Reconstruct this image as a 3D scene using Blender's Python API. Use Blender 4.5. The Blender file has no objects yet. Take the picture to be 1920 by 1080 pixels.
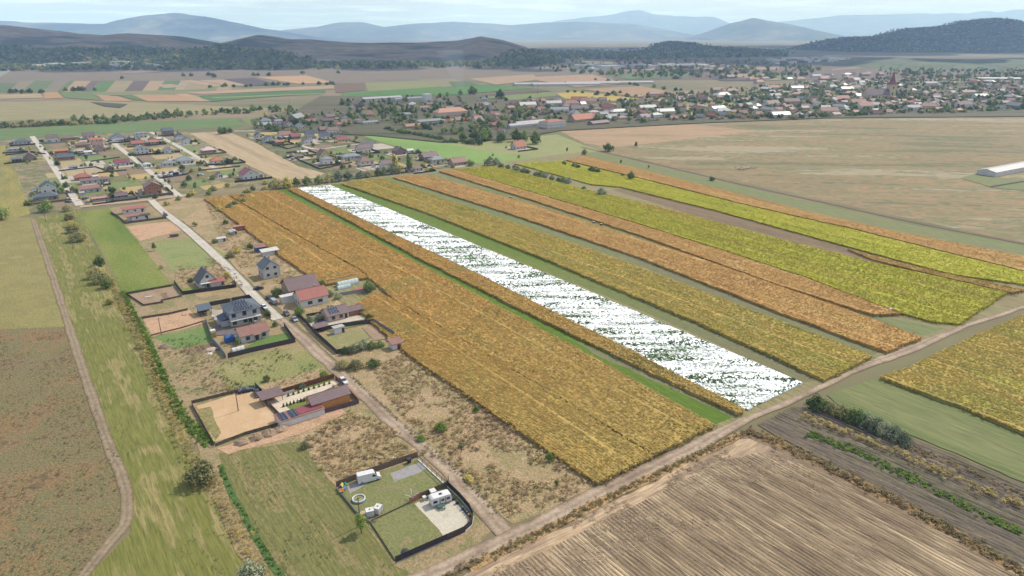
import bpy, math, random
import numpy as np
from mathutils import noise as mnoise, Vector
R = math.radians
random.seed(7); rng = np.random.default_rng(7)
S = bpy.context.scene
COL = S.collection

# ------------------------------------------------------------------ camera, sky, sun, exposure
CAM_H = 105.0                      # drone height above the plain, metres
PITCH = math.atan(475 / 1280)      # looking down at the fields
cam = bpy.data.cameras.new("camera"); co = bpy.data.objects.new("camera", cam); COL.objects.link(co)
co.location = (0, 0, CAM_H); co.rotation_euler = (R(90) - PITCH, 0, 0)
cam.sensor_width = 36; cam.lens = 36 * 1280 / 1920; cam.clip_start = 1; cam.clip_end = 120000
S.camera = co
SUN_EL, SUN_AZ = 47.0, 50.0        # azimuth clockwise from the view direction (+Y)
w = bpy.data.worlds.new("World"); S.world = w; w.use_nodes = True
wn, wl = w.node_tree.nodes, w.node_tree.links
bg = wn["Background"]; bg.inputs[1].default_value = 0.1
sky = wn.new("ShaderNodeTexSky"); sky.sky_type = 'NISHITA'; sky.sun_disc = False
sky.sun_elevation = R(SUN_EL); sky.sun_rotation = R(SUN_AZ); sky.altitude = 500
sky.dust_density = 1.2; sky.air_density = 1.0
# thin broken clouds as part of the sky
tc = wn.new("ShaderNodeTexCoord"); sx = wn.new("ShaderNodeSeparateXYZ"); wl.new(tc.outputs["Generated"], sx.inputs[0])
zc = wn.new("ShaderNodeMath"); zc.operation = 'MAXIMUM'; wl.new(sx.outputs[2], zc.inputs[0]); zc.inputs[1].default_value = 0.0
za = wn.new("ShaderNodeMath"); za.operation = 'ADD'; wl.new(zc.outputs[0], za.inputs[0]); za.inputs[1].default_value = 0.035
vd = wn.new("ShaderNodeVectorMath"); vd.operation = 'DIVIDE'; wl.new(tc.outputs["Generated"], vd.inputs[0])
cz = wn.new("ShaderNodeCombineXYZ"); wl.new(za.outputs[0], cz.inputs[0]); wl.new(za.outputs[0], cz.inputs[1]); cz.inputs[2].default_value = 1
wl.new(cz.outputs[0], vd.inputs[1])
cn = wn.new("ShaderNodeTexNoise"); cn.inputs["Scale"].default_value = 0.55; cn.inputs["Detail"].default_value = 8; cn.inputs["Roughness"].default_value = 0.55
wl.new(vd.outputs[0], cn.inputs["Vector"])
cr = wn.new("ShaderNodeValToRGB"); cr.color_ramp.elements[0].position = 0.47; cr.color_ramp.elements[1].position = 0.66
cr.color_ramp.elements[0].color = (0.3, 0.3, 0.3, 1)
wl.new(cn.outputs["Fac"], cr.inputs[0])
mx = wn.new("ShaderNodeMixRGB"); wl.new(cr.outputs[0], mx.inputs[0]); wl.new(sky.outputs[0], mx.inputs[1]); mx.inputs[2].default_value = (13.0, 14.6, 17.4, 1)
wl.new(mx.outputs[0], bg.inputs[0])
sl = bpy.data.lights.new("sun", 'SUN'); sl.energy = 4.7; sl.angle = R(0.53); sl.color = (1.0, 0.94, 0.85)
so = bpy.data.objects.new("sun", sl); COL.objects.link(so)
so.rotation_euler = (R(90 - SUN_EL), 0, R(-SUN_AZ)+math.pi)
so.rotation_euler = Vector((-math.sin(R(SUN_AZ)) * math.cos(R(SUN_EL)), -math.cos(R(SUN_AZ)) * math.cos(R(SUN_EL)), -math.sin(R(SUN_EL)))).to_track_quat('-Z', 'Y').to_euler()
S.view_settings.view_transform = 'Standard'; S.view_settings.look = 'None'; S.view_settings.gamma = 1
S.view_settings.exposure = 0.27
S.cycles.max_bounces = 5; S.cycles.volume_bounces = 2; S.cycles.transparent_max_bounces = 4
S.cycles.use_denoising = True

# ------------------------------------------------------------------ survey: points of the plain seen at known bearings
SN, CN = math.sin(PITCH), math.cos(PITCH)
def g(x, y, z=0.0):
    u = (x - 960) / 1280; v = (y - 540) / 1280
    t = (CAM_H - z) / (SN + v * CN)
    return (u * t, (CN - v * SN) * t)
def G(pts, z=0.0): return [g(*p, z) for p in pts]
ANG = -53.75                                     # bearing of the long field strips and streets
AX = (math.cos(R(ANG)), math.sin(R(ANG))); BX = (-AX[1], AX[0])
def ab(p): return (p[0] * AX[0] + p[1] * AX[1], p[0] * BX[0] + p[1] * BX[1])
def unab(a, b): return (a * AX[0] + b * BX[0], a * AX[1] + b * BX[1])

# ------------------------------------------------------------------ materials
def lin(c):
    c /= 255.0
    return c / 12.92 if c <= 0.04045 else ((c + 0.055) / 1.055) ** 2.4
K = 0.62
def T(r, gg, b, k=1.0):
    m_ = r*.35+gg*.5+b*.15; r += (m_-r)*.17; gg += (m_-gg)*.17; b += (m_-b)*.17
    return (lin(r) * K * k * 1.03, lin(gg) * K * k * .985, lin(b) * K * k * .93)
def D(r, gg, b, k=1.0, d=.04):                    # a slightly greyer version of a colour
    m_ = (r*.35+gg*.5+b*.15); return T(r+(m_-r)*d, gg+(m_-gg)*d, b+(m_-b)*d*1.6, k)
MATS = {}
def M(name, cols, scale=0.06, streak=None, fine=1.2, fa=0.3, rnd=0.0, rough=0.92, bump=0.0, spread=(0.3, 0.7), metal=0.0, detail=5, ruts=False, spec=0.2, trans=0.0, along=None, speck=None):
    if name in MATS: return MATS[name]
    m = bpy.data.materials.new(name); m.use_nodes = True; MATS[name] = m
    n, l = m.node_tree.nodes, m.node_tree.links
    b = n["Principled BSDF"]; b.inputs["Roughness"].default_value = rough; b.inputs["Metallic"].default_value = metal
    b.inputs["Specular IOR Level"].default_value = spec
    geo = n.new("ShaderNodeNewGeometry"); pos = geo.outputs["Position"]
    if streak:
        vr = n.new("ShaderNodeVectorRotate"); vr.rotation_type = 'Z_AXIS'; vr.inputs["Angle"].default_value = R(-streak[0]); l.new(pos, vr.inputs["Vector"])
        vm = n.new("ShaderNodeVectorMath"); vm.operation = 'MULTIPLY'; l.new(vr.outputs[0], vm.inputs[0]); vm.inputs[1].default_value = (streak[1], 1, 1)
        spos = vm.outputs[0]
    else: spos = pos
    nz = n.new("ShaderNodeTexNoise"); nz.inputs["Scale"].default_value = scale; nz.inputs["Detail"].default_value = detail; nz.inputs["Roughness"].default_value = 0.6
    l.new(spos, nz.inputs["Vector"])
    rp = n.new("ShaderNodeValToRGB"); e = rp.color_ramp.elements
    while len(e) < len(cols): e.new(0.5)
    for i, c in enumerate(cols):
        e[i].position = spread[0] + (spread[1] - spread[0]) * (i / max(1, len(cols) - 1)); e[i].color = (*c, 1)
    fac = nz.outputs["Fac"]
    if speck:
        sn = n.new("ShaderNodeTexNoise"); sn.inputs["Scale"].default_value = speck[0]; sn.inputs["Detail"].default_value = 3; l.new(pos, sn.inputs["Vector"])
        sm_ = n.new("ShaderNodeMath"); sm_.operation = 'MULTIPLY_ADD'; l.new(sn.outputs["Fac"], sm_.inputs[0]); sm_.inputs[1].default_value = speck[1]; sm_.inputs[2].default_value = -.5*speck[1]
        sd = n.new("ShaderNodeMath"); sd.operation = 'ADD'; l.new(sm_.outputs[0], sd.inputs[0]); l.new(fac, sd.inputs[1]); fac = sd.outputs[0]
    oi = None
    if rnd:
        oi = n.new("ShaderNodeObjectInfo")
        ad = n.new("ShaderNodeMath"); ad.operation = 'MULTIPLY_ADD'; l.new(oi.outputs["Random"], ad.inputs[0]); ad.inputs[1].default_value = rnd * 0.4
        sb = n.new("ShaderNodeMath"); sb.operation = 'SUBTRACT'; l.new(fac, sb.inputs[0]); sb.inputs[1].default_value = rnd * 0.2
        l.new(sb.outputs[0], ad.inputs[2]); fac = ad.outputs[0]
    l.new(fac, rp.inputs[0]); col = rp.outputs[0]
    f2 = n.new("ShaderNodeTexNoise"); f2.inputs["Scale"].default_value = fine; f2.inputs["Detail"].default_value = 3; f2.inputs["Roughness"].default_value = 0.7
    l.new(spos, f2.inputs["Vector"])
    mr = n.new("ShaderNodeMapRange"); l.new(f2.outputs["Fac"], mr.inputs[0]); mr.inputs[1].default_value = 0.3; mr.inputs[2].default_value = 0.7
    mr.inputs[3].default_value = 1 - fa; mr.inputs[4].default_value = 1 + fa
    val = mr.outputs[0]
    if rnd:
        r2 = n.new("ShaderNodeMapRange"); l.new(oi.outputs["Random"], r2.inputs[0]); r2.inputs[3].default_value = 1 - 0.45 * rnd; r2.inputs[4].default_value = 1 + 0.45 * rnd
        mm = n.new("ShaderNodeMath"); mm.operation = 'MULTIPLY'; l.new(val, mm.inputs[0]); l.new(r2.outputs[0], mm.inputs[1]); val = mm.outputs[0]
    if ruts:                                      # two worn wheel tracks along the road
        uv = n.new("ShaderNodeUVMap"); uv.uv_map = "across"; su = n.new("ShaderNodeSeparateXYZ"); l.new(uv.outputs[0], su.inputs[0])
        rr = n.new("ShaderNodeValToRGB"); q = rr.color_ramp.elements
        q[0].position = 0; q[0].color = (.62, .6, .5, 1); q[1].position = 1; q[1].color = (.62, .6, .5, 1)
        for pp, vv in ((.14, .95), (.28, 1.16), (.42, .96), (.5, .82), (.58, .96), (.72, 1.16), (.86, .95)):
            k = q.new(pp); k.color = (vv, vv, vv, 1)
        ja = n.new("ShaderNodeMath"); ja.operation = 'MULTIPLY_ADD'; l.new(nz.outputs["Fac"], ja.inputs[0]); ja.inputs[1].default_value = .16
        jb = n.new("ShaderNodeMath"); jb.operation = 'SUBTRACT'; l.new(su.outputs[0], jb.inputs[0]); jb.inputs[1].default_value = .08
        l.new(jb.outputs[0], ja.inputs[2]); l.new(ja.outputs[0], rr.inputs[0])
        mu = n.new("ShaderNodeMixRGB"); mu.blend_type = 'MULTIPLY'; mu.inputs[0].default_value = ruts; l.new(col, mu.inputs[1]); l.new(rr.outputs[0], mu.inputs[2]); col = mu.outputs[0]
    if along:                                     # the ground changes gradually along the strip
        a0, a1, cols2 = along
        dt = n.new("ShaderNodeVectorMath"); dt.operation = 'DOT_PRODUCT'; l.new(pos, dt.inputs[0]); dt.inputs[1].default_value = (AX[0], AX[1], 0)
        am = n.new("ShaderNodeMapRange"); l.new(dt.outputs["Value"], am.inputs[0]); am.inputs[1].default_value = a0; am.inputs[2].default_value = a1
        aj = n.new("ShaderNodeMath"); aj.operation = 'MULTIPLY_ADD'; l.new(nz.outputs["Fac"], aj.inputs[0]); aj.inputs[1].default_value = 1.6; aj.inputs[2].default_value = -.8
        aa = n.new("ShaderNodeMath"); aa.operation = 'ADD'; aa.use_clamp = True; l.new(aj.outputs[0], aa.inputs[0]); l.new(am.outputs[0], aa.inputs[1])
        r3 = n.new("ShaderNodeValToRGB"); e3 = r3.color_ramp.elements; e3[0].position = .3; e3[1].position = .7; e3[0].color = (*cols2[0], 1); e3[1].color = (*cols2[1], 1); l.new(nz.outputs["Fac"], r3.inputs[0])
        mg = n.new("ShaderNodeMixRGB"); l.new(aa.outputs[0], mg.inputs[0]); l.new(col, mg.inputs[1]); l.new(r3.outputs[0], mg.inputs[2]); col = mg.outputs[0]
    vs = n.new("ShaderNodeVectorMath"); vs.operation = 'SCALE'; l.new(col, vs.inputs[0]); l.new(val, vs.inputs["Scale"])
    l.new(vs.outputs[0], b.inputs["Base Color"])
    if trans:                                     # thin leaves let sunlight through
        tr = n.new("ShaderNodeBsdfTranslucent"); l.new(vs.outputs[0], tr.inputs["Color"]); ms_ = n.new("ShaderNodeMixShader"); ms_.inputs[0].default_value = trans
        l.new(b.outputs[0], ms_.inputs[1]); l.new(tr.outputs[0], ms_.inputs[2]); l.new(ms_.outputs[0], n["Material Output"].inputs["Surface"])
    if bump:
        bp = n.new("ShaderNodeBump"); bp.inputs["Strength"].default_value = 1; bp.inputs["Distance"].default_value = bump
        l.new(f2.outputs["Fac"], bp.inputs["Height"]); l.new(bp.outputs[0], b.inputs["Normal"])
    return m
def P(name, c, rough=0.8, metal=0.0, fa=0.12, fine=1.5, spec=0.3):      # one plain weathered coat
    c2 = tuple(x * 0.82 for x in c)
    return M(name, [c2, c], 0.5, fine=fine, fa=fa, rough=rough, metal=metal, spec=spec)

# ------------------------------------------------------------------ meshes and objects
class MB:
    def __init__(s): s.v, s.f, s.m = [], [], []
    def poly(s, pts, mi=0):
        k = len(s.v); s.v += [tuple(p) for p in pts]; s.f.append(tuple(range(k, k + len(pts)))); s.m.append(mi)
    def mesh(s, verts, faces, mi=0):
        k = len(s.v); s.v += [tuple(p) for p in verts]; s.f += [tuple(i + k for i in f) for f in faces]; s.m += [mi] * len(faces)
    def box(s, x0, y0, z0, x1, y1, z1, mi=0):
        s.mesh([(x0,y0,z0),(x1,y0,z0),(x1,y1,z0),(x0,y1,z0),(x0,y0,z1),(x1,y0,z1),(x1,y1,z1),(x0,y1,z1)],
               [(3,2,1,0),(4,5,6,7),(0,1,5,4),(1,2,6,5),(2,3,7,6),(3,0,4,7)], mi)
    def loft(s, rings, mi=0, cap=True):
        k = len(s.v); n = len(rings[0])
        for r in rings: s.v += [tuple(p) for p in r]
        for i in range(len(rings) - 1):
            for j in range(n):
                s.f.append((k+i*n+j, k+i*n+(j+1)%n, k+(i+1)*n+(j+1)%n, k+(i+1)*n+j)); s.m.append(mi)
        if cap:
            s.f.append(tuple(k + j for j in reversed(range(n)))); s.f.append(tuple(k+(len(rings)-1)*n + j for j in range(n))); s.m += [mi, mi]
    def tube(s, p0, p1, r0, r1, n=6, mi=0):
        d = (Vector(p1) - Vector(p0)); q = d.to_track_quat('Z', 'Y')
        ring = lambda p, r: [tuple(Vector(p) + q @ Vector((r*math.cos(2*math.pi*i/n), r*math.sin(2*math.pi*i/n), 0))) for i in range(n)]
        s.loft([ring(p0, r0), ring(p1, r1)], mi)
    def data(s, name, mats, smooth=False):
        me = bpy.data.meshes.new(name); me.from_pydata(s.v, [], s.f)
        for m in (mats if isinstance(mats, (list, tuple)) else [mats]): me.materials.append(m)
        if any(s.m): me.polygons.foreach_set("material_index", s.m)
        if smooth: me.polygons.foreach_set("use_smooth", [True] * len(s.f))
        me.update(); return me
def obj(name, me, parent=None, loc=None, rz=0.0):
    o = bpy.data.objects.new(name, me); COL.objects.link(o)
    if parent is not None: o.parent = parent
    if loc is not None: o.location = loc
    if rz: o.rotation_euler = (0, 0, rz)
    return o
def tag(o, label=None, cat=None, group=None, kind=None):
    if label: o["label"] = label
    if cat: o["category"] = cat
    if group: o["group"] = group
    if kind: o["kind"] = kind
    return o
def thing(name, label, cat, loc, rz=0.0, group=None):
    return tag(obj(name, None, None, (loc[0], loc[1], loc[2] if len(loc) > 2 else 0), rz), label, cat, group)
def struct(name, me, kind="structure", label=None): return tag(obj(name, me), label, None, None, kind)
LAY = [0.02]
def rough(q, amp=.55, step=2.6):                    # no field edge is ruler straight
    out = []
    for i in range(len(q)):
        (x0, y0), (x1, y1) = q[i], q[(i+1) % len(q)]; n = min(160, max(1, int(math.dist(q[i], q[(i+1) % len(q)])/step)))
        for k in range(n):
            x, y = x0+(x1-x0)*k/n, y0+(y1-y0)*k/n
            out.append((x+amp*(mnoise.noise((x*.23, y*.23, 1.5))+.6*mnoise.noise((x*.8, y*.8, 4.5))), y+amp*(mnoise.noise((x*.23, y*.23, 8.5))+.6*mnoise.noise((x*.8, y*.8, 2.5)))))
    return out
def sheet(name, pts, m, z=None, world=False, amp=.55):      # a flat patch of ground a little above the one below
    if z is None: LAY[0] += 0.003; z = LAY[0]
    q = pts if world else G(pts)
    if amp and min(p_[1] for p_ in q) < 700: q = rough(q, amp)
    b = MB(); b.poly([(x, y, z) for x, y in q]); me = b.data(name, m)
    if me.polygons[0].normal.z < 0: me.flip_normals()
    return struct(name, me)
def spline(q, n=8):
    out = []
    for i in range(len(q) - 1):
        p0, p1, p2, p3 = q[max(0, i-1)], q[i], q[i+1], q[min(len(q)-1, i+2)]
        for k in range(n):
            t = k / n
            out.append(tuple(0.5*((2*p1[j])+(-p0[j]+p2[j])*t+(2*p0[j]-5*p1[j]+4*p2[j]-p3[j])*t*t+(-p0[j]+3*p1[j]-3*p2[j]+p3[j])*t**3) for j in range(2)))
    out.append(tuple(q[-1])); return out
def road(name, pts, width, m, z=None, jit=0.0, n=8, raw=False):
    if z is None: LAY[0] += 0.003; z = LAY[0] + (.2 if name == 'village_road' else 0)
    q = spline(pts if raw else G(pts), n); me = bpy.data.meshes.new(name); v, f, us = [], [], []
    for i, p in enumerate(q):
        a, c = q[max(0, i-1)], q[min(len(q)-1, i+1)]; d = math.hypot(c[0]-a[0], c[1]-a[1]) or 1
        nx, ny = -(c[1]-a[1])/d, (c[0]-a[0])/d
        wl_ = width/2 * (1 + jit*mnoise.noise((p[0]*.13, p[1]*.13, 1))); wr_ = width/2 * (1 + jit*mnoise.noise((p[0]*.13, p[1]*.13, 9)))
        v += [(p[0]+nx*wl_, p[1]+ny*wl_, z), (p[0]-nx*wr_, p[1]-ny*wr_, z)]
    for i in range(len(q)-1): f.append((2*i+1, 2*i+3, 2*i+2, 2*i)); us += [1, 1, 0, 0]
    me.from_pydata(v, [], f); me.materials.append(m)
    uv = me.uv_layers.new(name="across"); uv.data.foreach_set("uv", [x for u in us for x in (u, 0.0)])
    me.update()
    if me.polygons[0].normal.z < 0: me.flip_normals()
    return struct(name, me)
def slab(name, pts, h, m, z=0.03, world=False, amp=.8):                 # standing crop, seen as one mass
    q = pts if world else G(pts, h)
    ar = sum(q[i][0]*q[(i+1)%len(q)][1]-q[(i+1)%len(q)][0]*q[i][1] for i in range(len(q)))
    if ar < 0: q = q[::-1]
    q = rough(q, amp, 1.8)
    b = MB(); n = len(q); b.poly([(x, y, h) for x, y in q])
    for i in range(n):
        x0, y0 = q[i]; x1, y1 = q[(i+1) % n]; b.poly([(x0,y0,z),(x1,y1,z),(x1,y1,h),(x0,y0,h)])
    return struct(name, b.data(name, m))
def inside(q, P_):
    q = np.array(q); x, y = P_[:, 0], P_[:, 1]; r = np.zeros(len(P_), bool); j = len(q) - 1
    for i in range(len(q)):
        xi, yi = q[i]; xj, yj = q[j]
        c = ((yi > y) != (yj > y)) & (x < (xj - xi) * (y - yi) / ((yj - yi) or 1e-9) + xi); r ^= c; j = i
    return r
def fill(pts, dens, row=None, world=False, z=0.0):
    q = np.array(pts if world else G(pts, z)); A = np.array([ab(p) for p in q]); lo, hi = A.min(0), A.max(0)
    n = int((hi - lo).prod() * dens); P_ = lo + rng.random((n, 2)) * (hi - lo)
    if row: P_[:, 1] = np.round(P_[:, 1] / row) * row + rng.normal(0, row * .12, n)
    W_ = np.stack([P_[:, 0]*AX[0] + P_[:, 1]*BX[0], P_[:, 0]*AX[1] + P_[:, 1]*BX[1]], 1)
    return W_[inside(q, W_)]
GN = {}
def scatter(name, pts, srcs, smin, smax, label, z=0.12, scales=None, tilt=0.12):
    """a mass nobody could count: many copies of a few small plants on the given points"""
    key = tuple(m.name for m in srcs) + (tilt,)
    if key not in GN:
        c = bpy.data.collections.new("plants_" + srcs[0].name)
        for m in srcs: c.objects.link(bpy.data.objects.new(m.name, m))
        ng = bpy.data.node_groups.new("scatter", 'GeometryNodeTree')
        ng.interface.new_socket("Geometry", in_out='INPUT', socket_type='NodeSocketGeometry'); ng.interface.new_socket("Geometry", in_out='OUTPUT', socket_type='NodeSocketGeometry')
        n, l = ng.nodes, ng.links
        gi, go = n.new("NodeGroupInput"), n.new("NodeGroupOutput"); ip = n.new("GeometryNodeInstanceOnPoints"); ci = n.new("GeometryNodeCollectionInfo")
        ci.inputs["Collection"].default_value = c; ci.inputs["Separate Children"].default_value = True; ci.inputs["Reset Children"].default_value = True
        ip.inputs["Pick Instance"].default_value = True
        rv = n.new("FunctionNodeRandomValue"); rv.data_type = 'FLOAT_VECTOR'; rv.inputs[0].default_value = (-tilt, -tilt, 0); rv.inputs[1].default_value = (tilt, tilt, 6.283)
        at = n.new("GeometryNodeInputNamedAttribute"); at.data_type = 'FLOAT'; at.inputs[0].default_value = "size"
        l.new(gi.outputs[0], ip.inputs["Points"]); l.new(ci.outputs[0], ip.inputs["Instance"]); l.new(rv.outputs[0], ip.inputs["Rotation"])
        l.new(at.outputs[0], ip.inputs["Scale"]); l.new(ip.outputs[0], go.inputs[0]); GN[key] = ng
    me = bpy.data.meshes.new(name); pts = np.asarray(pts, float)
    if pts.shape[1] == 2: pts = np.c_[pts, np.full(len(pts), z)]
    me.vertices.add(len(pts)); me.vertices.foreach_set("co", pts.ravel())
    a = me.attributes.new("size", 'FLOAT', 'POINT'); a.data.foreach_set("value", scales if scales is not None else rng.uniform(smin, smax, len(pts)))
    o = tag(obj(name, me), label, None, None, "stuff"); md = o.modifiers.new("scatter", 'NODES'); md.node_group = GN[key]
    return o
# ------------------------------------------------------------------ colours of the land
ST = (ANG, 0.12)                                  # cultivation runs along the strips
olive = T(150, 143, 90); pale = T(183, 172, 120); dry = T(180, 155, 112); brown = T(140, 115, 85); grn = T(112, 135, 68); dgrn = T(84, 112, 52)
m_base = M("plain_ground", [T(126,108,84), T(142,124,94), T(124,116,80), T(110,112,74), T(150,126,98)], 0.004, fine=0.02, fa=0.15, streak=(20, 0.35))
m_mead_y = M("meadow_yellow", [T(126,126,68), T(150,140,78), T(138,130,72), T(162,148,86)], 0.05, fine=1.2, fa=0.28, bump=.3)
m_mead_b = M("meadow_brown", [T(112,98,66), T(136,116,78), T(124,118,74), T(146,116,76), T(106,92,62)], 0.045, fine=1.6, fa=0.36, bump=.4, speck=(.5,.4))
m_mown = M("mown_grass", [T(112,118,44,.9), T(132,132,58,.9), T(120,124,50,.9), T(158,144,86,.95), T(114,114,48,.9)], 0.3, streak=(ANG, .09), fine=1.5, fa=0.24, bump=.2, speck=(.1,.4))
m_green = M("young_green", [T(92,118,32), T(104,126,38), T(126,136,54), T(140,142,66)], 0.03, streak=(ANG, .3), fine=1.2, fa=0.2, bump=.2)
m_emer = M("emerald_strip", [T(84,116,20), T(94,124,26), T(106,130,36)], 0.05, streak=(ANG, .15), fine=1.6, fa=0.22, bump=.25)
GOLD = [T(128,122,82), T(116,116,78)]
m_emgr = M("strip_green_to_dry", [T(90,118,28), T(100,124,34), T(112,130,44)], 0.05, streak=(ANG,.15), fine=1.6, fa=.22, bump=.2, along=(-240, -110, GOLD))
m_olgr = M("strip_olive_to_dry", [T(104,122,66), T(118,130,74), T(126,128,80)], 0.05, streak=(ANG,.15), fine=1.4, fa=.22, bump=.2, along=(-330, -180, GOLD))
m_olive = M("olive_grass", [T(104,122,66), T(118,130,74), T(126,128,80), T(112,128,64)], 0.04, streak=(ANG, .12), fine=1.3, fa=0.22, bump=.2)
m_dim = M("grazed_strip", [T(134,128,90), T(122,122,82), T(140,130,96)], 0.05, streak=(ANG, .12), fine=1.2, fa=0.25, bump=.2)
m_plot = M("weedy_plot", [T(122,126,74), T(150,136,92), T(168,142,104), T(132,128,78), T(158,136,96)], 0.06, fine=1.4, fa=0.3, bump=.3, speck=(.5,.35))
m_dryplot = M("dry_weeds_ground", [T(150,128,92), T(184,156,116), T(172,146,104), T(150,138,88), T(192,166,126)], 0.05, fine=1.5, fa=0.32, bump=.4, speck=(.5,.4))
m_soil = M("bare_soil", [T(150,124,98), T(168,140,112), T(140,116,92)], 0.08, fine=1.4, fa=0.25, bump=.2)
m_redsoil = M("red_soil", [T(184,140,108), T(198,158,122), T(172,138,100)], 0.1, fine=1.2, fa=0.25, bump=.2)
m_sand = M("sand_yard", [T(208,172,128), T(200,164,120), T(214,180,138)], 0.12, fine=2, fa=0.1, bump=.05)
m_gravel = M("pale_gravel", [T(196,188,168), T(206,198,178), T(186,178,158)], 0.3, fine=4, fa=0.2, bump=.05)
m_tar = M("grey_chippings", [T(150,146,148), T(160,156,156), T(142,138,142)], 0.4, fine=4, fa=0.15)
m_dirt = M("dirt_road", [T(138,116,96), T(158,136,114), T(178,156,132), T(146,124,102)], 0.09, fine=1.1, fa=0.22, ruts=1.0)
m_conc = M("concrete_road", [T(190,180,165), T(200,192,178), T(176,166,150)], 0.09, fine=1.0, fa=0.16, ruts=.4)
m_track = M("field_track", [T(140,120,92), T(150,132,104), T(128,108,84)], 0.09, fine=1.0, fa=0.25, ruts=.9)
m_stub = M("stubble", [T(120,98,74), T(142,118,90), T(130,108,82), T(158,132,100)], 0.06, streak=(ANG, .3), fine=2.2, fa=0.3, bump=.2, detail=8, speck=(.5,.3))
m_strow = M("stubble_row", [T(134,112,86), T(162,136,104), T(146,124,94), T(194,168,128), T(154,130,100), T(208,182,140)], 0.22, streak=(ANG, .07), fine=1.8, fa=0.4, detail=8, speck=(.05,.55), spread=(.34,.66))
m_ridge = M("furrow_ridge", [T(136,118,104), T(158,140,122), T(146,134,104)], 0.08, streak=(ANG, .3), fine=1.6, fa=0.35, speck=(.4,.3))
m_straw = M("straw_rows", [T(184,154,118), T(206,176,138), T(168,140,108), T(150,124,98)], 0.5, streak=(36, .1), fine=2.6, fa=0.3, bump=.2, speck=(.12,.5), along=(-96, -80, [T(124,106,88), T(148,128,106)]))
m_plough = M("ploughed", [T(122,100,74), T(136,112,82), T(114,96,70)], 0.06, streak=(ANG, .1), fine=1.5, fa=0.3, bump=.3)
m_plough2 = M("weedy_furrows", [T(98,84,66), T(116,100,80), T(108,102,66), T(128,112,88)], 0.08, streak=(ANG, .15), fine=1.5, fa=0.35, bump=.3)
m_steppe = M("grazed_steppe", [T(112,114,72), T(154,126,90), T(126,122,78), T(164,132,92), T(112,118,74), T(162,146,112)], 0.02, streak=(-6, .2), fine=.5, fa=0.2, detail=8, speck=(.12,.16), spread=(.4,.58))
m_corn = [T(190,142,66), T(206,152,80), T(196,160,72), T(214,160,92), T(178,138,76)]
NEARY = [T(150,136,66), T(192,160,78)]
m_cornO = M("ripe_corn", [T(150,128,58), T(194,142,60), T(170,138,58), T(204,152,72), T(156,136,60), T(190,146,62)], 0.16, streak=(ANG, .12), fine=1.3, fa=0.34, bump=.4, speck=(.035,.55), along=(-250, -60, NEARY))
m_cornY = M("yellowing_crop", [T(146,142,58), T(176,162,64), T(192,160,76), T(152,146,66), T(178,166,66)], 0.13, streak=(ANG, .1), fine=1.4, fa=0.26, bump=.4, speck=(.03,.5))
m_soyY = M("bright_crop", [T(180,150,60), T(190,172,50), T(158,158,36), T(188,184,34), T(146,150,36), T(192,162,58)], 0.09, streak=(ANG, .07), fine=1.4, fa=0.24, bump=.4, speck=(1.1,.3))
m_lemon = M("lemon_crop", [T(146,154,30), T(180,182,32), T(194,188,44), T(160,164,36)], 0.13, streak=(ANG, .1), fine=1.4, fa=0.24, bump=.4, speck=(1.1,.4))
m_cornR = M("rusty_corn", [T(178,134,72), T(202,156,84), T(190,146,72), T(210,166,92), T(176,150,70)], 0.13, streak=(ANG, .1), fine=1.4, fa=0.26, bump=.4, speck=(.03,.5))
m_white = M("white_cover", [T(92,124,72, .9), T(138,140,104), (.66,.66,.62), (.82,.82,.80), (.86,.86,.85)], 0.20, streak=(2, .12), fine=1.6, fa=0.14, spread=(.40, .53), detail=4, speck=(1.15, .85))  # white stands for a highlight overlay, not a cover on the ground

# ------------------------------------------------------------------ the plain
b = MB(); N_ = 24
for i in range(N_):
    for j in range(N_):
        x0, x1 = -45000 + 90000*i/N_, -45000 + 90000*(i+1)/N_; y0, y1 = -3000 + 48000*j/N_, -3000 + 48000*(j+1)/N_
        b.poly([(x0,y0,0),(x1,y0,0),(x1,y1,0),(x0,y1,0)])
struct("ground", b.data("ground", m_base))

# far patchwork of fields: (pixel outline on the plain, colours)
FAR = 0
def far(pts, *cols, h=None):
    global FAR; FAR += 1
    dmin = min(p[1] for p in G(pts)); z = 0.05 + 0.012*FAR + max(0, (dmin-600))*0.0004
    cols = [tuple(x*.87 for x in c) for c in cols]
    m = M("far_field_%d" % FAR, [T(*c) for c in cols] if len(cols) > 1 else [T(*[x*.94 for x in cols[0]]), T(*cols[0])], 0.02, streak=(random.uniform(-8, 8), .2), fine=.12, fa=.14)
    return sheet("field", pts, m, z)
far([(-300,132),(620,124),(1150,124),(1150,150),(700,158),(300,152),(-300,160)], (132,118,98), (148,130,108), (128,126,100))
far([(1150,112),(2200,105),(2200,135),(1560,150),(1150,150)], (124,104,92), (136,116,100))
far([(-400,192),(200,190),(440,200),(560,206),(420,214),(250,219),(-300,237)], (176,164,112), (166,156,104), (184,166,120))
far([(-300,243),(0,242),(200,232),(440,221),(458,237),(250,247),(0,262),(-300,275)], (112,142,74), (122,150,82))
far([(450,222),(600,208),(660,212),(620,226),(480,244)], (126,144,76), (140,150,84))
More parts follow.
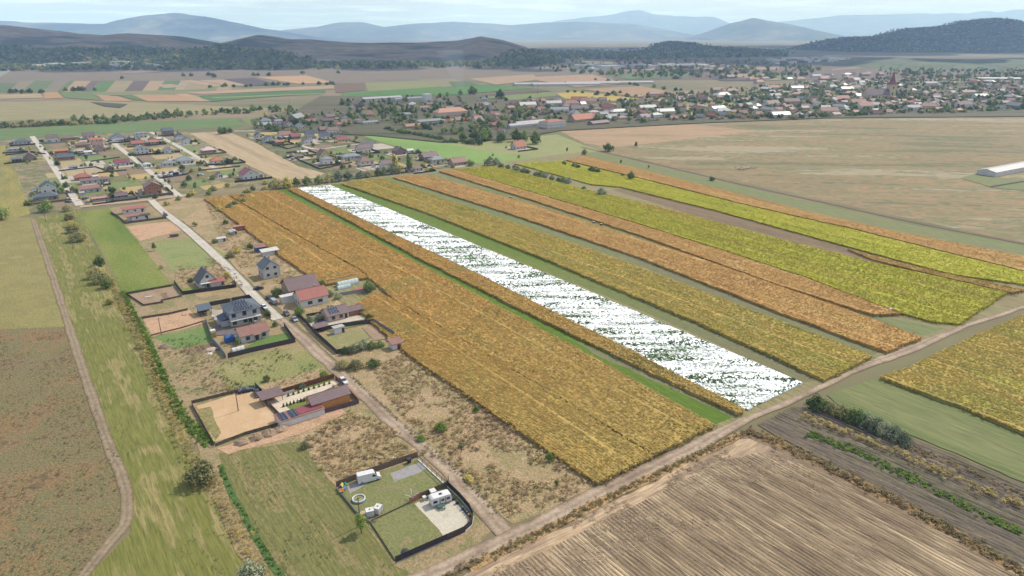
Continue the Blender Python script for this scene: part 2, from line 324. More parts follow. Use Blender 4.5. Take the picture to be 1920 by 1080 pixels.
# narrow strips left
xs = [(-60,-20,(150,140,105)),(-20,20,(110,132,80)),(20,48,(160,146,112)),(48,86,(114,138,80)),(86,116,(150,138,112)),(116,132,(112,136,76)),(126,158,(196,162,120)),(158,174,(126,108,104)),(176,205,(104,142,70)),(205,240,(178,160,118)),(240,272,(124,104,98)),(272,300,(196,164,118)),(302,332,(104,138,80)),(332,350,(190,170,130)),(350,392,(176,160,120)),(392,410,(140,150,92)),(410,440,(182,160,116))]
for x0, x1, c in xs:
    mid = (x0+x1)/2; sk = lambda x: x + (120 - (x-60)*.28)*.12
    far([(x0-8,174),(x1-8,173),(sk(x1)+2,152),(sk(x0)+2,152)], c)
far([(170,174),(420,166),(560,164),(640,160),(640,167),(420,176),(180,180)], (150,150,98))
for pts, c in [
 ([(80,174),(108,173),(118,184),(84,186)], (206,160,100)), ([(0,178),(76,176),(82,184),(0,186)], (200,172,124)), ([(112,173),(172,172),(190,189),(122,184)], (126,146,78)),
 ([(180,178),(220,181),(250,190),(196,190)], (204,160,112)), ([(222,179),(252,178),(276,190),(250,188)], (104,138,66)), ([(248,178),(330,178),(372,190),(278,191)], (206,160,114)),
 ([(328,177),(350,176),(400,190),(372,191)], (206,170,124)), ([(350,174),(626,160),(626,166),(380,177)], (208,168,128)), ([(372,180),(610,168),(610,174),(400,191),(380,186)], (92,136,66)),
 ([(396,183),(606,175),(606,177),(400,185)], (150,160,92)), ([(480,145),(575,142),(628,156),(560,158)], (218,172,120)), ([(420,149),(475,146),(525,160),(460,161)], (108,92,96)),
 ([(335,152),(360,151),(420,161),(400,163)], (206,166,124)), ([(372,151),(420,150),(466,161),(430,162)], (202,166,128)), ([(290,160),(320,158),(350,163),(310,166)], (188,168,126)),
 ([(626,158),(684,155),(684,170),(630,175)], (140,112,88)), ([(684,156),(790,152),(830,163),(690,172)], (156,158,92)), ([(640,176),(690,171),(880,157),(1005,166),(860,178),(640,181)], (96,150,62)),
 ([(780,150),(850,148),(890,160),(830,164)], (160,150,106)), ([(840,154),(880,152),(900,162),(850,164)], (104,130,72)), ([(880,148),(1000,140),(1010,150),(930,160)], (196,164,124)),
 ([(1000,145),(1110,140),(1175,158),(1080,164),(1010,152)], (200,160,122)), ([(900,178),(1010,168),(1035,171),(930,182)], (120,102,82)), ([(905,183),(1030,173),(1045,180),(960,188)], (140,158,80)),
 ([(1042,176),(1080,172),(1200,186),(1150,190),(1060,186)], (214,182,70)), ([(1090,168),(1200,162),(1320,184),(1230,188)], (196,154,112)), ([(1130,140),(1290,136),(1300,144),(1180,150)], (112,140,78)),
 ([(1170,128),(1290,126),(1290,131),(1140,134)], (190,160,124)), ([(1340,140),(1400,139),(1470,150),(1440,152)], (204,160,116)), ([(1400,138),(1450,140),(1510,148),(1470,150)], (140,158,92)),
 ([(1320,142),(1350,140),(1420,152),(1350,152)], (106,96,98)), ([(1300,128),(1460,127),(1460,131),(1300,132)], (196,164,120)), ([(1560,130),(1630,124),(1640,127),(1560,133)], (176,146,120)),
 ([(1340,116),(1450,115),(1450,122),(1330,122)], (96,118,92)), ([(230,136),(300,132),(300,136),(230,138)], (178,150,124)), ([(0,134),(25,132),(0,146),(-60,150)], (170,164,150)),
 ([(1280,192),(1370,188),(1380,200),(1290,206)], (168,166,96)), ([(1280,200),(1330,200),(1330,206),(1280,206)], (206,170,96)), ([(170,192),(240,196),(225,203),(195,200)], (96,96,76)),
 ]: far(pts, c)
far([(600,181),(1010,178),(1350,188),(1560,165),(1920,150),(2300,150),(2300,222),(1920,219),(1560,222),(1300,232),(1050,246),(960,262),(830,268),(700,255),(480,246),(470,225),(560,205)], (88,98,62), (120,112,82), (78,90,54))

# ------------------------------------------------------------------ middle ground
sheet("meadow", [(1050,244),(1300,233),(1560,223),(1920,219),(2500,210),(2500,640),(1920,456),(1700,409),(1400,343),(1130,284),(1080,262)], m_steppe)
sheet("meadow", [(1050,246),(1300,233),(1420,246),(1280,262),(1150,276),(1095,268)], M("fallow_tan", [T(160,132,98), T(176,144,106), T(152,128,92)], .02, streak=(-5,.25), fine=.3, fa=.15), None, False, 2.5)
sheet("green_field", [(600,232),(660,226),(765,246),(880,272),(1005,298),(940,308),(885,306),(800,290),(700,262),(625,240)], M("mid_green", [T(112,148,62), T(122,158,70), T(132,160,80)], .015, streak=(-30,.3), fine=.4, fa=.12))
sheet("meadow", [(820,266),(960,260),(1045,252),(1090,270),(1130,284),(1010,302),(900,282)], M("mid_pasture", [T(136,144,82), T(150,152,92), T(124,140,76)], .015, fine=.4, fa=.15))
sheet("stubble_field", [(352,250),(425,246),(480,268),(545,300),(612,324),(590,334),(520,338),(470,312),(415,283)], M("mown_tan", [T(168,144,108), T(184,160,122), T(150,130,98)], .06, streak=(ANG,.06), fine=.5, fa=.2))
sheet("village_green", [(0,262),(250,248),(350,247),(470,312),(530,340),(385,362),(150,392),(55,402),(10,275)], M("village_plots", [T(124,116,80), T(152,134,98), T(104,110,66), T(160,140,106), T(116,110,74)], .05, fine=.6, fa=.28))
sheet("village_green", [(440,240),(640,236),(700,262),(800,290),(890,305),(800,322),(660,338),(560,312),(500,280)], M("village_gardens", [T(96,104,62), T(128,120,82), T(86,98,54), T(138,124,90)], .05, fine=.6, fa=.28))
sheet("yellow_field", [(-60,268),(10,272),(40,345),(56,402),(30,408),(-160,420)], M("mustard", [T(134,128,60), T(154,142,68), T(126,122,62), T(164,148,78)], .04, streak=(ANG,.25), fine=.6, fa=.2))

# ------------------------------------------------------------------ near ground, from the left
sheet("meadow", [(-700,412),(62,408),(74,440),(110,562),(126,612),(-500,640)], m_mead_y)
sheet("meadow", [(-500,640),(126,612),(152,690),(188,790),(222,890),(236,940),(214,1010),(150,1090),(100,1300),(-900,1300)], m_mead_b)
sheet("mown_meadow", [(66,408),(150,392),(172,450),(212,520),(232,560),(262,640),(300,725),(345,830),(400,920),(470,1030),(560,1300),(100,1300),(160,1080),(246,1000),(240,930),(205,820),(160,690),(112,545)], m_mown)
sheet("green_field", [(148,398),(203,390),(240,430),(280,480),(322,532),(232,556),(205,500),(172,440)], m_green)
sheet("meadow", [(203,390),(285,380),(350,425),(440,515),(520,598),(590,660),(640,705),(700,765),(830,862),(930,985),(860,1070),(740,1200),(560,1300),(470,1030),(400,900),(330,760),(270,640),(240,560),(322,532),(280,480),(240,430)], m_plot)
sheet("meadow", [(408,850),(560,828),(640,925),(742,1062),(800,1085),(740,1200),(570,1300),(470,1040),(430,940)], M("lower_meadow", [T(104,108,54), T(126,122,66), T(112,114,56), T(146,130,82), T(100,104,50)], .3, streak=(ANG,.12), fine=1.7, fa=.24, bump=.25, speck=(.7,.4)))
sheet("dry_ground", [(560,818),(660,762),(740,800),(832,862),(790,858),(630,912),(600,880)], m_dryplot)
sheet("dry_ground", [(640,680),(770,650),(1118,905),(1075,942),(960,985),(915,952),(800,850),(735,785),(690,735)], m_dryplot)
sheet("dry_ground", [(385,372),(440,375),(470,400),(525,470),(612,545),(660,580),(770,655),(640,685),(560,610),(480,540),(420,480),(350,420),(290,380),(340,368)], m_dryplot)
sheet("dry_ground", [(330,500),(395,480),(440,512),(460,540),(380,560),(330,530)], m_dryplot)
sheet("bare_ground", [(238,424),(325,415),(346,430),(262,452)], m_redsoil)
sheet("lawn", [(285,455),(370,445),(425,478),(400,500),(320,508)], M("plot_grass", [T(122,140,72), T(142,148,84), T(130,140,76)], .08, fine=1.1, fa=.22, bump=.2))
sheet("garden_soil", [(240,553),(322,538),(338,556),(272,574)], m_soil)
sheet("garden_bed", [(300,550),(312,548),(319,559),(306,561)], m_plough)
sheet("bare_ground", [(266,598),(350,580),(388,604),(352,616),(285,630)], m_redsoil)
sheet("lawn", [(285,632),(390,612),(402,640),(330,655)], M("yard_grass", [T(100,134,62), T(120,142,74)], .1, fine=1.2, fa=.22, bump=.2))
sheet("garden_bed", [(341,654),(402,642),(412,656),(352,667)], m_plough)
sheet("meadow", [(400,690),(520,655),(580,655),(615,700),(530,732),(440,735)], M("rough_grass", [T(128,140,70), T(142,142,80), T(160,148,94)], .07, fine=1.2, fa=.28, bump=.3))
sheet("dry_ground", [(480,725),(605,690),(628,705),(560,730),(500,742)], m_dryplot)
sheet("sand_yard", [(366,762),(478,729),(508,768),(524,792),(418,824),(402,828)], m_sand)
sheet("bare_ground", [(405,842),(520,800),(640,765),(650,775),(560,815),(430,852)], m_redsoil)
sheet("garden_bed", [(370,768),(395,764),(416,812),(404,826),(385,800)], M("vegetable_bed", [T(118,128,76), T(156,140,84), T(96,110,60)], .4, fine=1.5, fa=.35, bump=.3))
# caravan plot
sheet("lawn", [(634,914),(784,862),(838,912),(886,958),(886,988),(742,1052),(668,962)], M("caravan_lawn", [T(110,124,66), T(132,132,80), T(124,130,72), T(150,134,94)], .16, fine=1.5, fa=.25, bump=.2))
sheet("gravel_pad", spline([(x, y) for x, y in [(778,945),(802,936),(842,934),(862,952),(876,972),(874,988),(860,999),(832,1008)]], 4), m_gravel)
sheet("chipping_pad", [(731,888),(785,868),(802,880),(742,905)], m_tar)
sheet("chipping_pad", [(650,912),(690,896),(690,906),(656,925)], m_tar)
# ditch with rank green grass
def band(name, pts, width, m, jit=.25): return road(name, pts, width, m, jit=jit, n=6)
band("ditch_grass", [(226,548),(246,585),(275,640),(308,718),(345,785),(394,836)], 3.2, m_emer)
band("ditch_grass", [(412,872),(432,920),(462,975),(500,1040),(545,1110),(600,1200)], 1.4, M("ditch_dark", [T(70,104,44), T(88,122,56)], .1, fine=1.5, fa=.3, bump=.3), .5)
band("reed_strip", [(206,520),(228,568),(262,640),(300,728),(340,818),(392,905)], 2.8, M("reed_ground", [T(166,148,82), T(140,132,74), T(124,126,70)], .1, fine=1.2, fa=.35, bump=.4), .4)
band("reed_strip", [(396,900),(420,950),(446,1000),(480,1060),(530,1150)], 3.4, M("reed_brown", [T(140,118,84), T(154,134,86), T(126,110,78)], .1, fine=1.2, fa=.4, bump=.4), .5)
# tracks and roads
road("field_track", [(62,410),(76,450),(100,520),(132,620),(168,730),(206,840),(236,915),(236,975),(204,1020),(160,1075),(100,1160)], 2.9, m_track, jit=.25)
road("village_road", [(284,376),(302,394),(346,428),(402,478),(442,518),(480,560),(522,600)], 4.6, m_conc, jit=.1)
road("village_road", [(60,256),(84,288),(112,330),(150,386)], 5.2, m_conc, jit=.12)
road("village_road", [(205,262),(232,284),(262,307),(300,338),(338,370)], 4.6, m_conc, jit=.12)
road("village_road", [(282,248),(312,263),(356,287),(406,318)], 4.8, m_conc, jit=.12)
road("dirt_road", [(150,388),(200,383),(260,377),(350,366)], 6.5, M("tan_road", [T(178,152,124), T(190,166,136)], .09, fine=1, fa=.2, ruts=.6), z=.27, jit=.2)
road("village_road", [(440,246),(480,246),(530,247),(565,249)], 6, m_conc, jit=.2)
road("village_road", [(552,268),(590,280),(640,275),(690,268)], 4, m_conc, jit=.2)
road("village_road", [(640,300),(690,318),(760,322),(830,314)], 4, m_dirt, jit=.3)
road("dirt_road", [(515,592),(560,628),(588,655),(630,692),(680,738),(730,786),(780,828),(830,870),(880,925),(925,975),(950,1000)], 4.6, m_dirt, jit=.3)
road("dirt_road", [(560,1250),(700,1130),(850,1060),(1000,988),(1150,912),(1300,840),(1400,782),(1500,740),(1600,692),(1700,657),(1800,612),(1920,572),(2100,505),(2400,420)], 4.7, m_dirt, jit=.22)
road("footpath", [(340,770),(356,800),(375,825),(398,840)], .9, m_track, jit=.3)

# ------------------------------------------------------------------ the long field strips
H1, H2 = 1.2, 0.9
F1L = [(383,371),(425,366),(545,436),(668,503),(690,520),(612,532),(590,522),(520,474),(450,420)]
F1L2 = [(664,572),(704,546),(738,562),(860,634),(1000,717),(1222,853),(1120,904),(950,790),(762,660)]
F1R = [(429,365),(520,357),(640,418),(860,535),(1100,663),(1338,796),(1228,850),(1003,716),(863,633),(741,561),(672,502),(549,435)]
F3 = [(541,354),(555,352),(700,421),(900,516),(1150,640),(1396,768),(1385,775),(1240,706),(1000,590),(800,490),(650,411)]
F6 = [(641,344),(680,337),(716,334),(900,395),(1150,482),(1400,578),(1636,667),(1546,711),(1300,600),(1000,476),(800,398)]
F8 = [(737,332),(800,327),(1000,383),(1300,480),(1560,570),(1728,632),(1662,659),(1450,580),(1200,482),(950,398)]
F10a = [(824,321),(850,317),(1100,391),(1300,452),(1500,517),(1690,588),(1640,590),(1450,530),(1200,440),(1000,375)]
F10b = [(852,317),(905,312),(935,312),(1080,350),(1260,393),(1460,447),(1640,492),(1888,547),(1800,606),(1750,602),(1690,586),(1500,515),(1300,450),(1100,389)]
F12 = [(965,306),(1055,301),(1200,335),(1400,385),(1600,430),(1760,470),(1930,511),(1930,534),(1780,512),(1600,464),(1340,393),(1165,350),(1110,345)]
F13 = [(1062,300),(1098,292),(1330,350),(1550,405),(1700,438),(1930,482),(1930,509),(1760,468),(1600,428),(1400,383),(1200,333)]
F16 = [(1650,706),(1702,690),(1800,642),(1920,590),(2200,480),(2400,800),(2100,890),(1920,810),(1800,760)]
sheet("strip_base", [(383,371),(640,340),(985,298),(1100,284),(1330,344),(1560,397),(1960,474),(1960,560),(1800,612),(1640,674),(1510,735),(1390,785),(1120,906),(760,660),(612,545),(450,420)], M("strip_soil", [T(138,126,84), T(146,136,90), T(128,126,80)], .06, streak=ST, fine=1.2, fa=.3, bump=.3))
sheet("grass_strip", [(520,357),(543,354),(660,418),(800,493),(1000,592),(1240,708),(1375,783),(1340,797),(1100,664),(860,536)], m_emer)
sheet("field_track", [(1080,640),(1240,709),(1388,777),(1376,784),(1240,720),(1120,668)], m_dim)
sheet("grass_strip", [(620,347),(641,344),(800,399),(1000,477),(1200,559),(1548,711),(1506,718),(1200,582),(900,461)], m_emgr)
sheet("grass_strip", [(715,334),(738,332),(950,399),(1200,483),(1450,580),(1664,658),(1636,668),(1400,579),(1200,499),(900,396)], m_olgr)
sheet("grass_strip", [(800,327),(824,322),(1000,376),(1200,441),(1450,531),(1640,591),(1768,617),(1730,631),(1560,571),(1300,481),(1000,384)], m_olive)
sheet("ploughed_strip", [(1148,356),(1172,352),(1340,395),(1600,467),(1780,514),(1925,545),(1905,558),(1780,538),(1600,494),(1400,440),(1250,388)], m_plough)
sheet("grass_strip", [(1090,290),(1120,284),(1400,352),(1700,420),(1930,463),(1930,480),(1700,437),(1550,403),(1330,348)], m_olive)
road("ditch", [(1090,276),(1200,301),(1400,348),(1560,383),(1700,414),(1930,459),(2200,510)], 3.0, M("ditch_earth", [T(112,94,76), T(126,108,86)], .1, fine=.8, fa=.3), jit=.35)
slab("corn_field", F1L, H1, m_cornO); slab("corn_field", F1L2, H1, m_cornO); slab("corn_field", F1R, H1, m_cornO)
slab("crop_strip", F3, H1, m_cornO); slab("corn_field", F6, H1, m_cornY); slab("corn_field", F8, H1, m_cornR)
slab("crop_strip", F10a, H1, m_cornR); slab("bright_crop_field", F10b, H2, m_soyY); slab("bright_crop_field", F12, H2, m_lemon)
F11 = [(1590,467),(1760,510),(1925,543),(1896,548),(1740,512),(1640,487)]
slab("crop_strip", F11, H2, m_cornY); slab("corn_field", F13, H1, m_cornR); slab("crop_field", F16, H1, m_cornY)
W4 = [(557,352),(588,349.5),(620,347),(800,421),(1100,544),(1300,630),(1505,717),(1400,768),(1200,667),(900,514),(700,420)]
slab("white_highlight", W4, 0.6, m_white, amp=.1)  # added slab standing for the white highlight drawn over this strip

# lower right
sheet("green_meadow", [(1548,740),(1650,708),(1800,762),(1920,812),(2100,890),(2400,1030),(2200,1060),(1920,905),(1720,822),(1575,762)], M("right_meadow", [T(112,122,66), T(124,130,76), T(104,118,60), T(134,136,86)], .05, streak=(ANG,.12), fine=1.1, fa=.22, bump=.25))
sheet("ploughed_field", [(1420,798),(1484,764),(1572,764),(1720,826),(1920,908),(2200,1062),(2200,1300),(1920,1078),(1700,952),(1560,872),(1460,820)], m_plough2)
sheet("stubble_field", [(520,1300),(760,1126),(880,1075),(1150,938),(1330,850),(1400,818),(1440,822),(1560,890),(1760,990),(1920,1075),(2200,1240),(2200,1500),(500,1600)], m_stub)
sheet("straw_band", [(700,1160),(880,1078),(1150,940),(1330,852),(1402,822),(1440,838),(1500,868),(1440,880),(1360,880),(1340,905),(1240,980),(1100,1090),(900,1240),(800,1240)], m_straw, None, False, 1.2)
band("dry_verge", [(880,1068),(1000,1006),(1150,930),(1300,858),(1395,812)], 2.4, M("verge_straw", [T(188,150,96), T(170,136,84), T(200,166,112)], .1, fine=1.3, fa=.35, bump=.4), .5)
band("dry_verge", [(1398,806),(1450,828),(1560,880),(1700,952),(1850,1035),(2000,1120)], 3.6, M("verge_rust", [T(164,124,76), T(146,114,70), T(182,142,90)], .1, fine=1.3, fa=.4, bump=.4), .45)

# furrows: raised ridges along the ploughed field
def furrows(name, pts, spacing, hgt, m, hw=.36):
    q = [ab(p) for p in G(pts)]; bs = [p[1] for p in q]; mb = MB(); bb = min(bs) + spacing/2
    while bb < max(bs):
        xsn = []
        for i in range(len(q)):
            (a0, b0), (a1, b1) = q[i], q[(i+1) % len(q)]
            if (b0 > bb) != (b1 > bb): xsn.append(a0 + (a1-a0)*(bb-b0)/(b1-b0))
        xsn.sort()
        for k in range(0, len(xsn)-1, 2):
            n = max(2, int((xsn[k+1]-xsn[k])/4)); rows = []
            for i in range(n+1):
                a = xsn[k] + (xsn[k+1]-xsn[k])*i/n; o = bb + random.uniform(-.08, .08); hh = hgt*random.uniform(.6, 1.2)
                rows.append([(*unab(a, o-spacing*hw*random.uniform(.75,1.25)), LAY[0]+.005), (*unab(a, o), LAY[0]+.005+hh), (*unab(a, o+spacing*hw*random.uniform(.75,1.25)), LAY[0]+.005)])
            k0 = len(mb.v)
            for r in rows: mb.v += r
            for i in range(n):
                for j in (0, 1): mb.f.append((k0+3*i+j, k0+3*i+3+j, k0+3*i+4+j, k0+3*i+1+j)); mb.m.append(0)
        bb += spacing
    me = mb.data(name, m)
    if me.polygons and me.polygons[0].normal.z < 0: me.flip_normals()
    return tag(obj(name, me), None, None, None, "stuff")
PLO = [(1424,798),(1486,766),(1562,768),(1720,832),(1920,915),(2100,1010),(2100,1200),(1920,1072),(1700,948),(1560,868),(1470,822)]
tag(furrows("furrows", PLO, 1.3, 0.3, m_ridge, .24), "dark weedy furrows of the ploughed field below the hedge")
STU = [(860,1110),(1000,1045),(1180,955),(1340,872),(1420,850),(1500,872),(1580,905),(1760,998),(1920,1084),(2100,1180),(2000,1300),(900,1250)]
tag(furrows("stubble_rows", STU, 1.0, 0.2, m_strow, .33), "long rows of grey stubble in the harvested field")
# ------------------------------------------------------------------ hills and mountains
def prof_interp(prof, Y):
    t = lambda y: Y / (CN - (y-540)/1280*SN)
    X = [(x-960)/1280*t(y) for x, y in prof]; Z = [CAM_H + t(y)*(-SN-(y-540)/1280*CN) for x, y in prof]
    return np.array(X), np.array(Z)
sc0 = lambda f: f*.9
def hill(name, prof, Y, front, back, m, nx=160, ny=26, rough=.12, seed=0, base=-20, sc=None):
    X, Z = prof_interp(prof, Y); xs_ = np.linspace(X[0], X[-1], nx); zs_ = np.interp(xs_, X, Z); zs_ = zs_ + np.array([mnoise.fractal((x/sc0(front)*3, seed, 2.2), .8, 2.2, 5) for x in xs_])*(zs_-base)*.05; W_ = X[-1]-X[0]
    sc = sc or front*.7; v, f = [], []
    for j in range(ny):
        k = -1 + 2*j/(ny-1); y = Y + (k*front if k < 0 else k*back)
        for i in range(nx):
            x = xs_[i]; s_ = max(0, 1-abs(k)); n1 = mnoise.fractal((x/sc+seed, y/sc, seed*1.7), .9, 2.1, 5)
            w_ = s_*s_*(3-2*s_); w_ = w_*(1-.45*(1-s_)*(.5+n1)) if k < 0 else w_
            z = base + (zs_[i]-base)*max(0, w_) + n1*rough*(zs_[i]-base)*s_*(1-s_)*3.2
            if abs(k) < .01: z = zs_[i]
            fx = min(1, i/6, (nx-1-i)/6); v.append((x, y + 60*n1*(1-s_), base + (z-base)*fx))
    for j in range(ny-1):
        for i in range(nx-1): f.append((j*nx+i, j*nx+i+1, (j+1)*nx+i+1, (j+1)*nx+i))
    me = bpy.data.meshes.new(name); me.from_pydata(v, [], f); me.materials.append(m); me.polygons.foreach_set("use_smooth", [True]*len(f)); me.update()
    return struct(name, me), v
forest, scrub = (.022,.034,.02), (.05,.055,.03)
m_hillL = M("hill_grass", [forest, (.03,.042,.024), (.12,.085,.06), (.16,.115,.08), (.10,.085,.05), (.18,.13,.09)], .0035, streak=(0,.45), fine=.03, fa=.3, spread=(.41,.59), detail=8)
m_wood = M("hill_forest", [(.018,.03,.018), (.03,.045,.022), (.045,.062,.03)], .012, fine=.05, fa=.5, bump=4)
m_blue = M("mountain_forest", [(.03,.045,.03), (.045,.06,.035), (.13,.12,.08)], .0016, fine=.004, fa=.6, spread=(.4,.62), detail=8)
hA, vA = hill("hills", [(-420,70),(-300,48),(-120,42),(0,50),(60,57),(120,63),(190,66),(230,63),(300,68),(340,74),(400,82),(430,77),(485,64),(530,72),(580,73),(620,77),(680,81),(740,80),(800,79),(860,76),(900,69),(940,75),(980,86),(1005,96),(1030,108),(1062,118)], 3350, 1000, 1600, m_hillL, 220, 34, .2, 3)
hB, vB = hill("hills", [(1480,99),(1530,89),(1560,79),(1600,71),(1640,70),(1680,66),(1720,55),(1780,51),(1840,40),(1870,36),(1900,39),(1960,46),(2100,66),(2300,90)], 5200, 900, 1500, m_wood, 160, 26, .25, 5)
hC, vC = hill("hills", [(1196,108),(1222,96),(1240,84),(1262,79),(1295,82),(1320,88),(1380,91),(1440,95),(1480,104)], 4300, 480, 700, m_wood, 90, 20, .2, 8)
hill("mountains", [(-400,30),(0,40),(60,42),(150,43),(210,45),(240,36),(280,29),(330,25),(380,30),(430,40),(490,54),(540,62),(600,74)], 12500, 2600, 3500, m_blue, 170, 26, .3, 11)
hill("mountains", [(470,66),(540,55),(600,50),(640,42),(680,41),(720,51),(760,47),(800,43),(850,40),(900,43),(960,47),(1020,42),(1080,41),(1130,43),(1180,44),(1230,52),(1280,62),(1320,74)], 19000, 3500, 4500, m_blue, 200, 26, .3, 14)
hill("mountains", [(1290,74),(1330,61),(1380,43),(1415,34),(1450,40),(1500,50),(1540,60),(1580,72)], 15000, 2600, 3000, m_blue, 120, 24, .3, 17)
hill("mountains", [(980,58),(1040,40),(1090,33),(1150,28),(1180,20),(1200,19),(1225,27),(1290,30),(1335,32),(1365,43),(1400,50),(1450,42),(1500,38),(1560,31),(1600,26),(1660,26),(1710,24),(1780,26),(1830,26),(1850,20),(1875,25),(1910,17),(1960,20),(2050,28),(2300,40)], 29000, 5000, 5000, m_blue, 240, 24, .3, 21)
# low wooded rise at the edge of the far village
X_, Z_ = prof_interp([(1560,128),(1640,117),(1740,112),(1850,112),(2000,110),(2250,116)], 2300)
hD, vD = hill("hills", [(1540,130),(1640,118),(1740,112),(1850,112),(2000,109),(2250,114),(2400,128)], 2500, 420, 900, M("orchard_slope", [(.035,.05,.025), (.07,.085,.04), (.10,.10,.05)], .012, fine=.06, fa=.4), 90, 20, .2, 25, base=-3)

# ------------------------------------------------------------------ haze over the basin
b = MB(); b.box(-46000, -4000, -40, 46000, 46500, 1300)
mh = bpy.data.materials.new("haze"); mh.use_nodes = True; nn = mh.node_tree.nodes; nn.remove(nn["Principled BSDF"])
pv = nn.new("ShaderNodeVolumePrincipled"); pv.inputs["Color"].default_value = (.45, .65, 1.0, 1); pv.inputs["Absorption Color"].default_value = (.40, .60, 1, 1); pv.inputs["Density"].default_value = 6.8e-5; pv.inputs["Anisotropy"].default_value = 0.1
mh.node_tree.links.new(pv.outputs[0], nn["Material Output"].inputs["Volume"])
struct("haze", b.data("haze", mh), "stuff", "thin blue haze filling the wide basin")

# ------------------------------------------------------------------ the clouds that shade the hills (above the haze, higher than the frame)
m_cloud = M("cloud_white", [(.86,.86,.87), (.92,.92,.92)], .002)
def cloud(sx_, sy_, rx, ry, n, seed, zc=1750):
    r_ = random.Random(seed); sh = zc/math.tan(R(SUN_EL)); cx, cy = sx_+sh*math.sin(R(SUN_AZ)), sy_+sh*math.cos(R(SUN_AZ)); b = MB()
    for i in range(n):
        a, q_ = r_.uniform(0, 6.28), r_.random()**.55; x, y, s_ = cx+rx*q_*math.cos(a), cy+ry*q_*math.sin(a), r_.uniform(.22, .42)*min(rx, ry); rs = []
        for k in range(7):
            ph = math.pi*(k+.02)/6.04; rs.append([(x+s_*math.sin(ph)*math.cos(t)*(1+.2*mnoise.noise((t, k, i))), y+s_*math.sin(ph)*math.sin(t)*(1+.2*mnoise.noise((t, k, i+9))), zc+max(-.12, -math.cos(ph))*s_*.5) for t in [6.283*j/12 for j in range(12)]])
        b.loft(rs)
    o = tag(obj("cloud", b.data("cloud", m_cloud, True)), None, None, None, "stuff"); return o
cloud(-1500, 3500, 2000, 900, 46, 1); cloud(200, 3500, 1400, 1000, 40, 2); cloud(-300, 2500, 1700, 330, 26, 7); cloud(1900, 2700, 1200, 420, 24, 8); cloud(2600, 5600, 2300, 1500, 40, 3); cloud(1500, 3300, 900, 450, 16, 4); cloud(-5200, 13500, 3200, 2200, 30, 5); cloud(900, 4600, 500, 600, 14, 6)

# ------------------------------------------------------------------ small plants for the crops
def tuft(name, n, h, sp, w_, m, droop=.4, stems=1, flat=False):
    b = MB(); r_ = random.Random(name)
    for i in range(n):
        a = 6.283*i/n + r_.uniform(-.5, .5); z0 = h*r_.uniform(0, .55); l_ = sp*r_.uniform(.6, 1.1); z1 = z0 + h*r_.uniform(.2, .5); z2 = z1 - droop*h*r_.uniform(0, .6)
        if flat: z0 = h*r_.uniform(.62, .88); z1 = z0 + l_*r_.uniform(-.05, .3); z2 = z1 - l_*r_.uniform(0, .3)
        ca, sa = math.cos(a), math.sin(a); ww = w_*r_.uniform(.7, 1.2); cx, cy = r_.uniform(-.25,.25)*sp, r_.uniform(-.25,.25)*sp
        p = [(cx-sa*ww, cy+ca*ww, z0), (cx+sa*ww, cy-ca*ww, z0), (cx+ca*l_*.6+sa*ww, cy+sa*l_*.6-ca*ww, z1), (cx+ca*l_*.6-sa*ww, cy+sa*l_*.6+ca*ww, z1)]
        b.poly(p); b.poly([p[3], p[2], (cx+ca*l_, cy+sa*l_, z2)])
    for i in range(stems):
        cx, cy = (r_.uniform(-.3,.3)*sp, r_.uniform(-.3,.3)*sp) if stems > 1 else (0, 0); a = r_.uniform(0, 3); q = w_*.5
        b.poly([(cx-q*math.cos(a), cy-q*math.sin(a), 0), (cx+q*math.cos(a), cy+q*math.sin(a), 0), (cx, cy, h)])
    return b.data(name, m)
t_orange = M("corn_leaf", [T(146,140,70,1.3), T(210,158,72,1.45), T(182,152,72,1.42), T(222,176,98,1.45), T(168,130,70,1.32), T(212,164,78,1.45), T(152,154,78,1.32)], 0.06, streak=(ANG,.4), fine=.9, fa=.3, rnd=.65, trans=.45, speck=(.035,.5), along=(-250, -60, [T(152,146,72,1.36), T(208,176,92,1.42)]))
t_yel = M("crop_leaf", [T(146,142,56,1.5), T(178,166,64,1.5), T(196,164,76,1.5), T(152,146,64,1.5), T(182,170,66,1.5)], 0.13, streak=(ANG,.1), fine=.7, fa=.3, rnd=.6, trans=.45, speck=(.03,.5))
t_bri = M("bright_leaf", [T(182,150,60,1.2), T(192,174,50,1.2), T(158,158,36,1.2), T(190,186,34,1.2), T(146,150,36,1.2), T(194,162,58,1.2)], 0.09, streak=(ANG,.07), fine=.7, fa=.25, rnd=.5, trans=.4)
t_rust = M("rust_leaf", [T(176,132,74,1.20), T(204,158,86,1.25), T(188,146,74,1.20), T(212,168,96,1.25), T(176,150,72,1.20)], 0.13, streak=(ANG,.1), fine=.7, fa=.3, rnd=.6, trans=.45, speck=(.03,.5))
t_weed = M("dry_weed", [T(150,128,90,1.35), T(190,162,120,1.35), T(172,146,104,1.35), T(150,140,86,1.35), T(198,172,130,1.35)], 0.05, fine=.8, fa=.3, rnd=.9, trans=.5)
t_reed = M("reed_leaf", [D(196,170,90,1.29), D(178,154,82,1.29), D(160,148,84,1.29)], 0.08, fine=.8, fa=.3, rnd=.9, trans=.4)
t_rusty = M("rust_grass", [T(138,118,80,1.3), T(124,110,72,1.25), T(156,132,90,1.3), T(124,118,74,1.25)], 0.08, fine=.8, fa=.3, rnd=.9, trans=.4)
t_grass = M("green_blade", [T(104,116,56,1.1), T(122,130,66,1.1), T(140,138,80,1.1)], 0.08, fine=.8, fa=.3, rnd=.9, trans=.4)
t_eme = M("rank_grass", [T(78,112,30,1.2), T(92,124,36,1.2), T(108,132,48,1.2)], 0.08, fine=.8, fa=.3, rnd=.8, trans=.4)
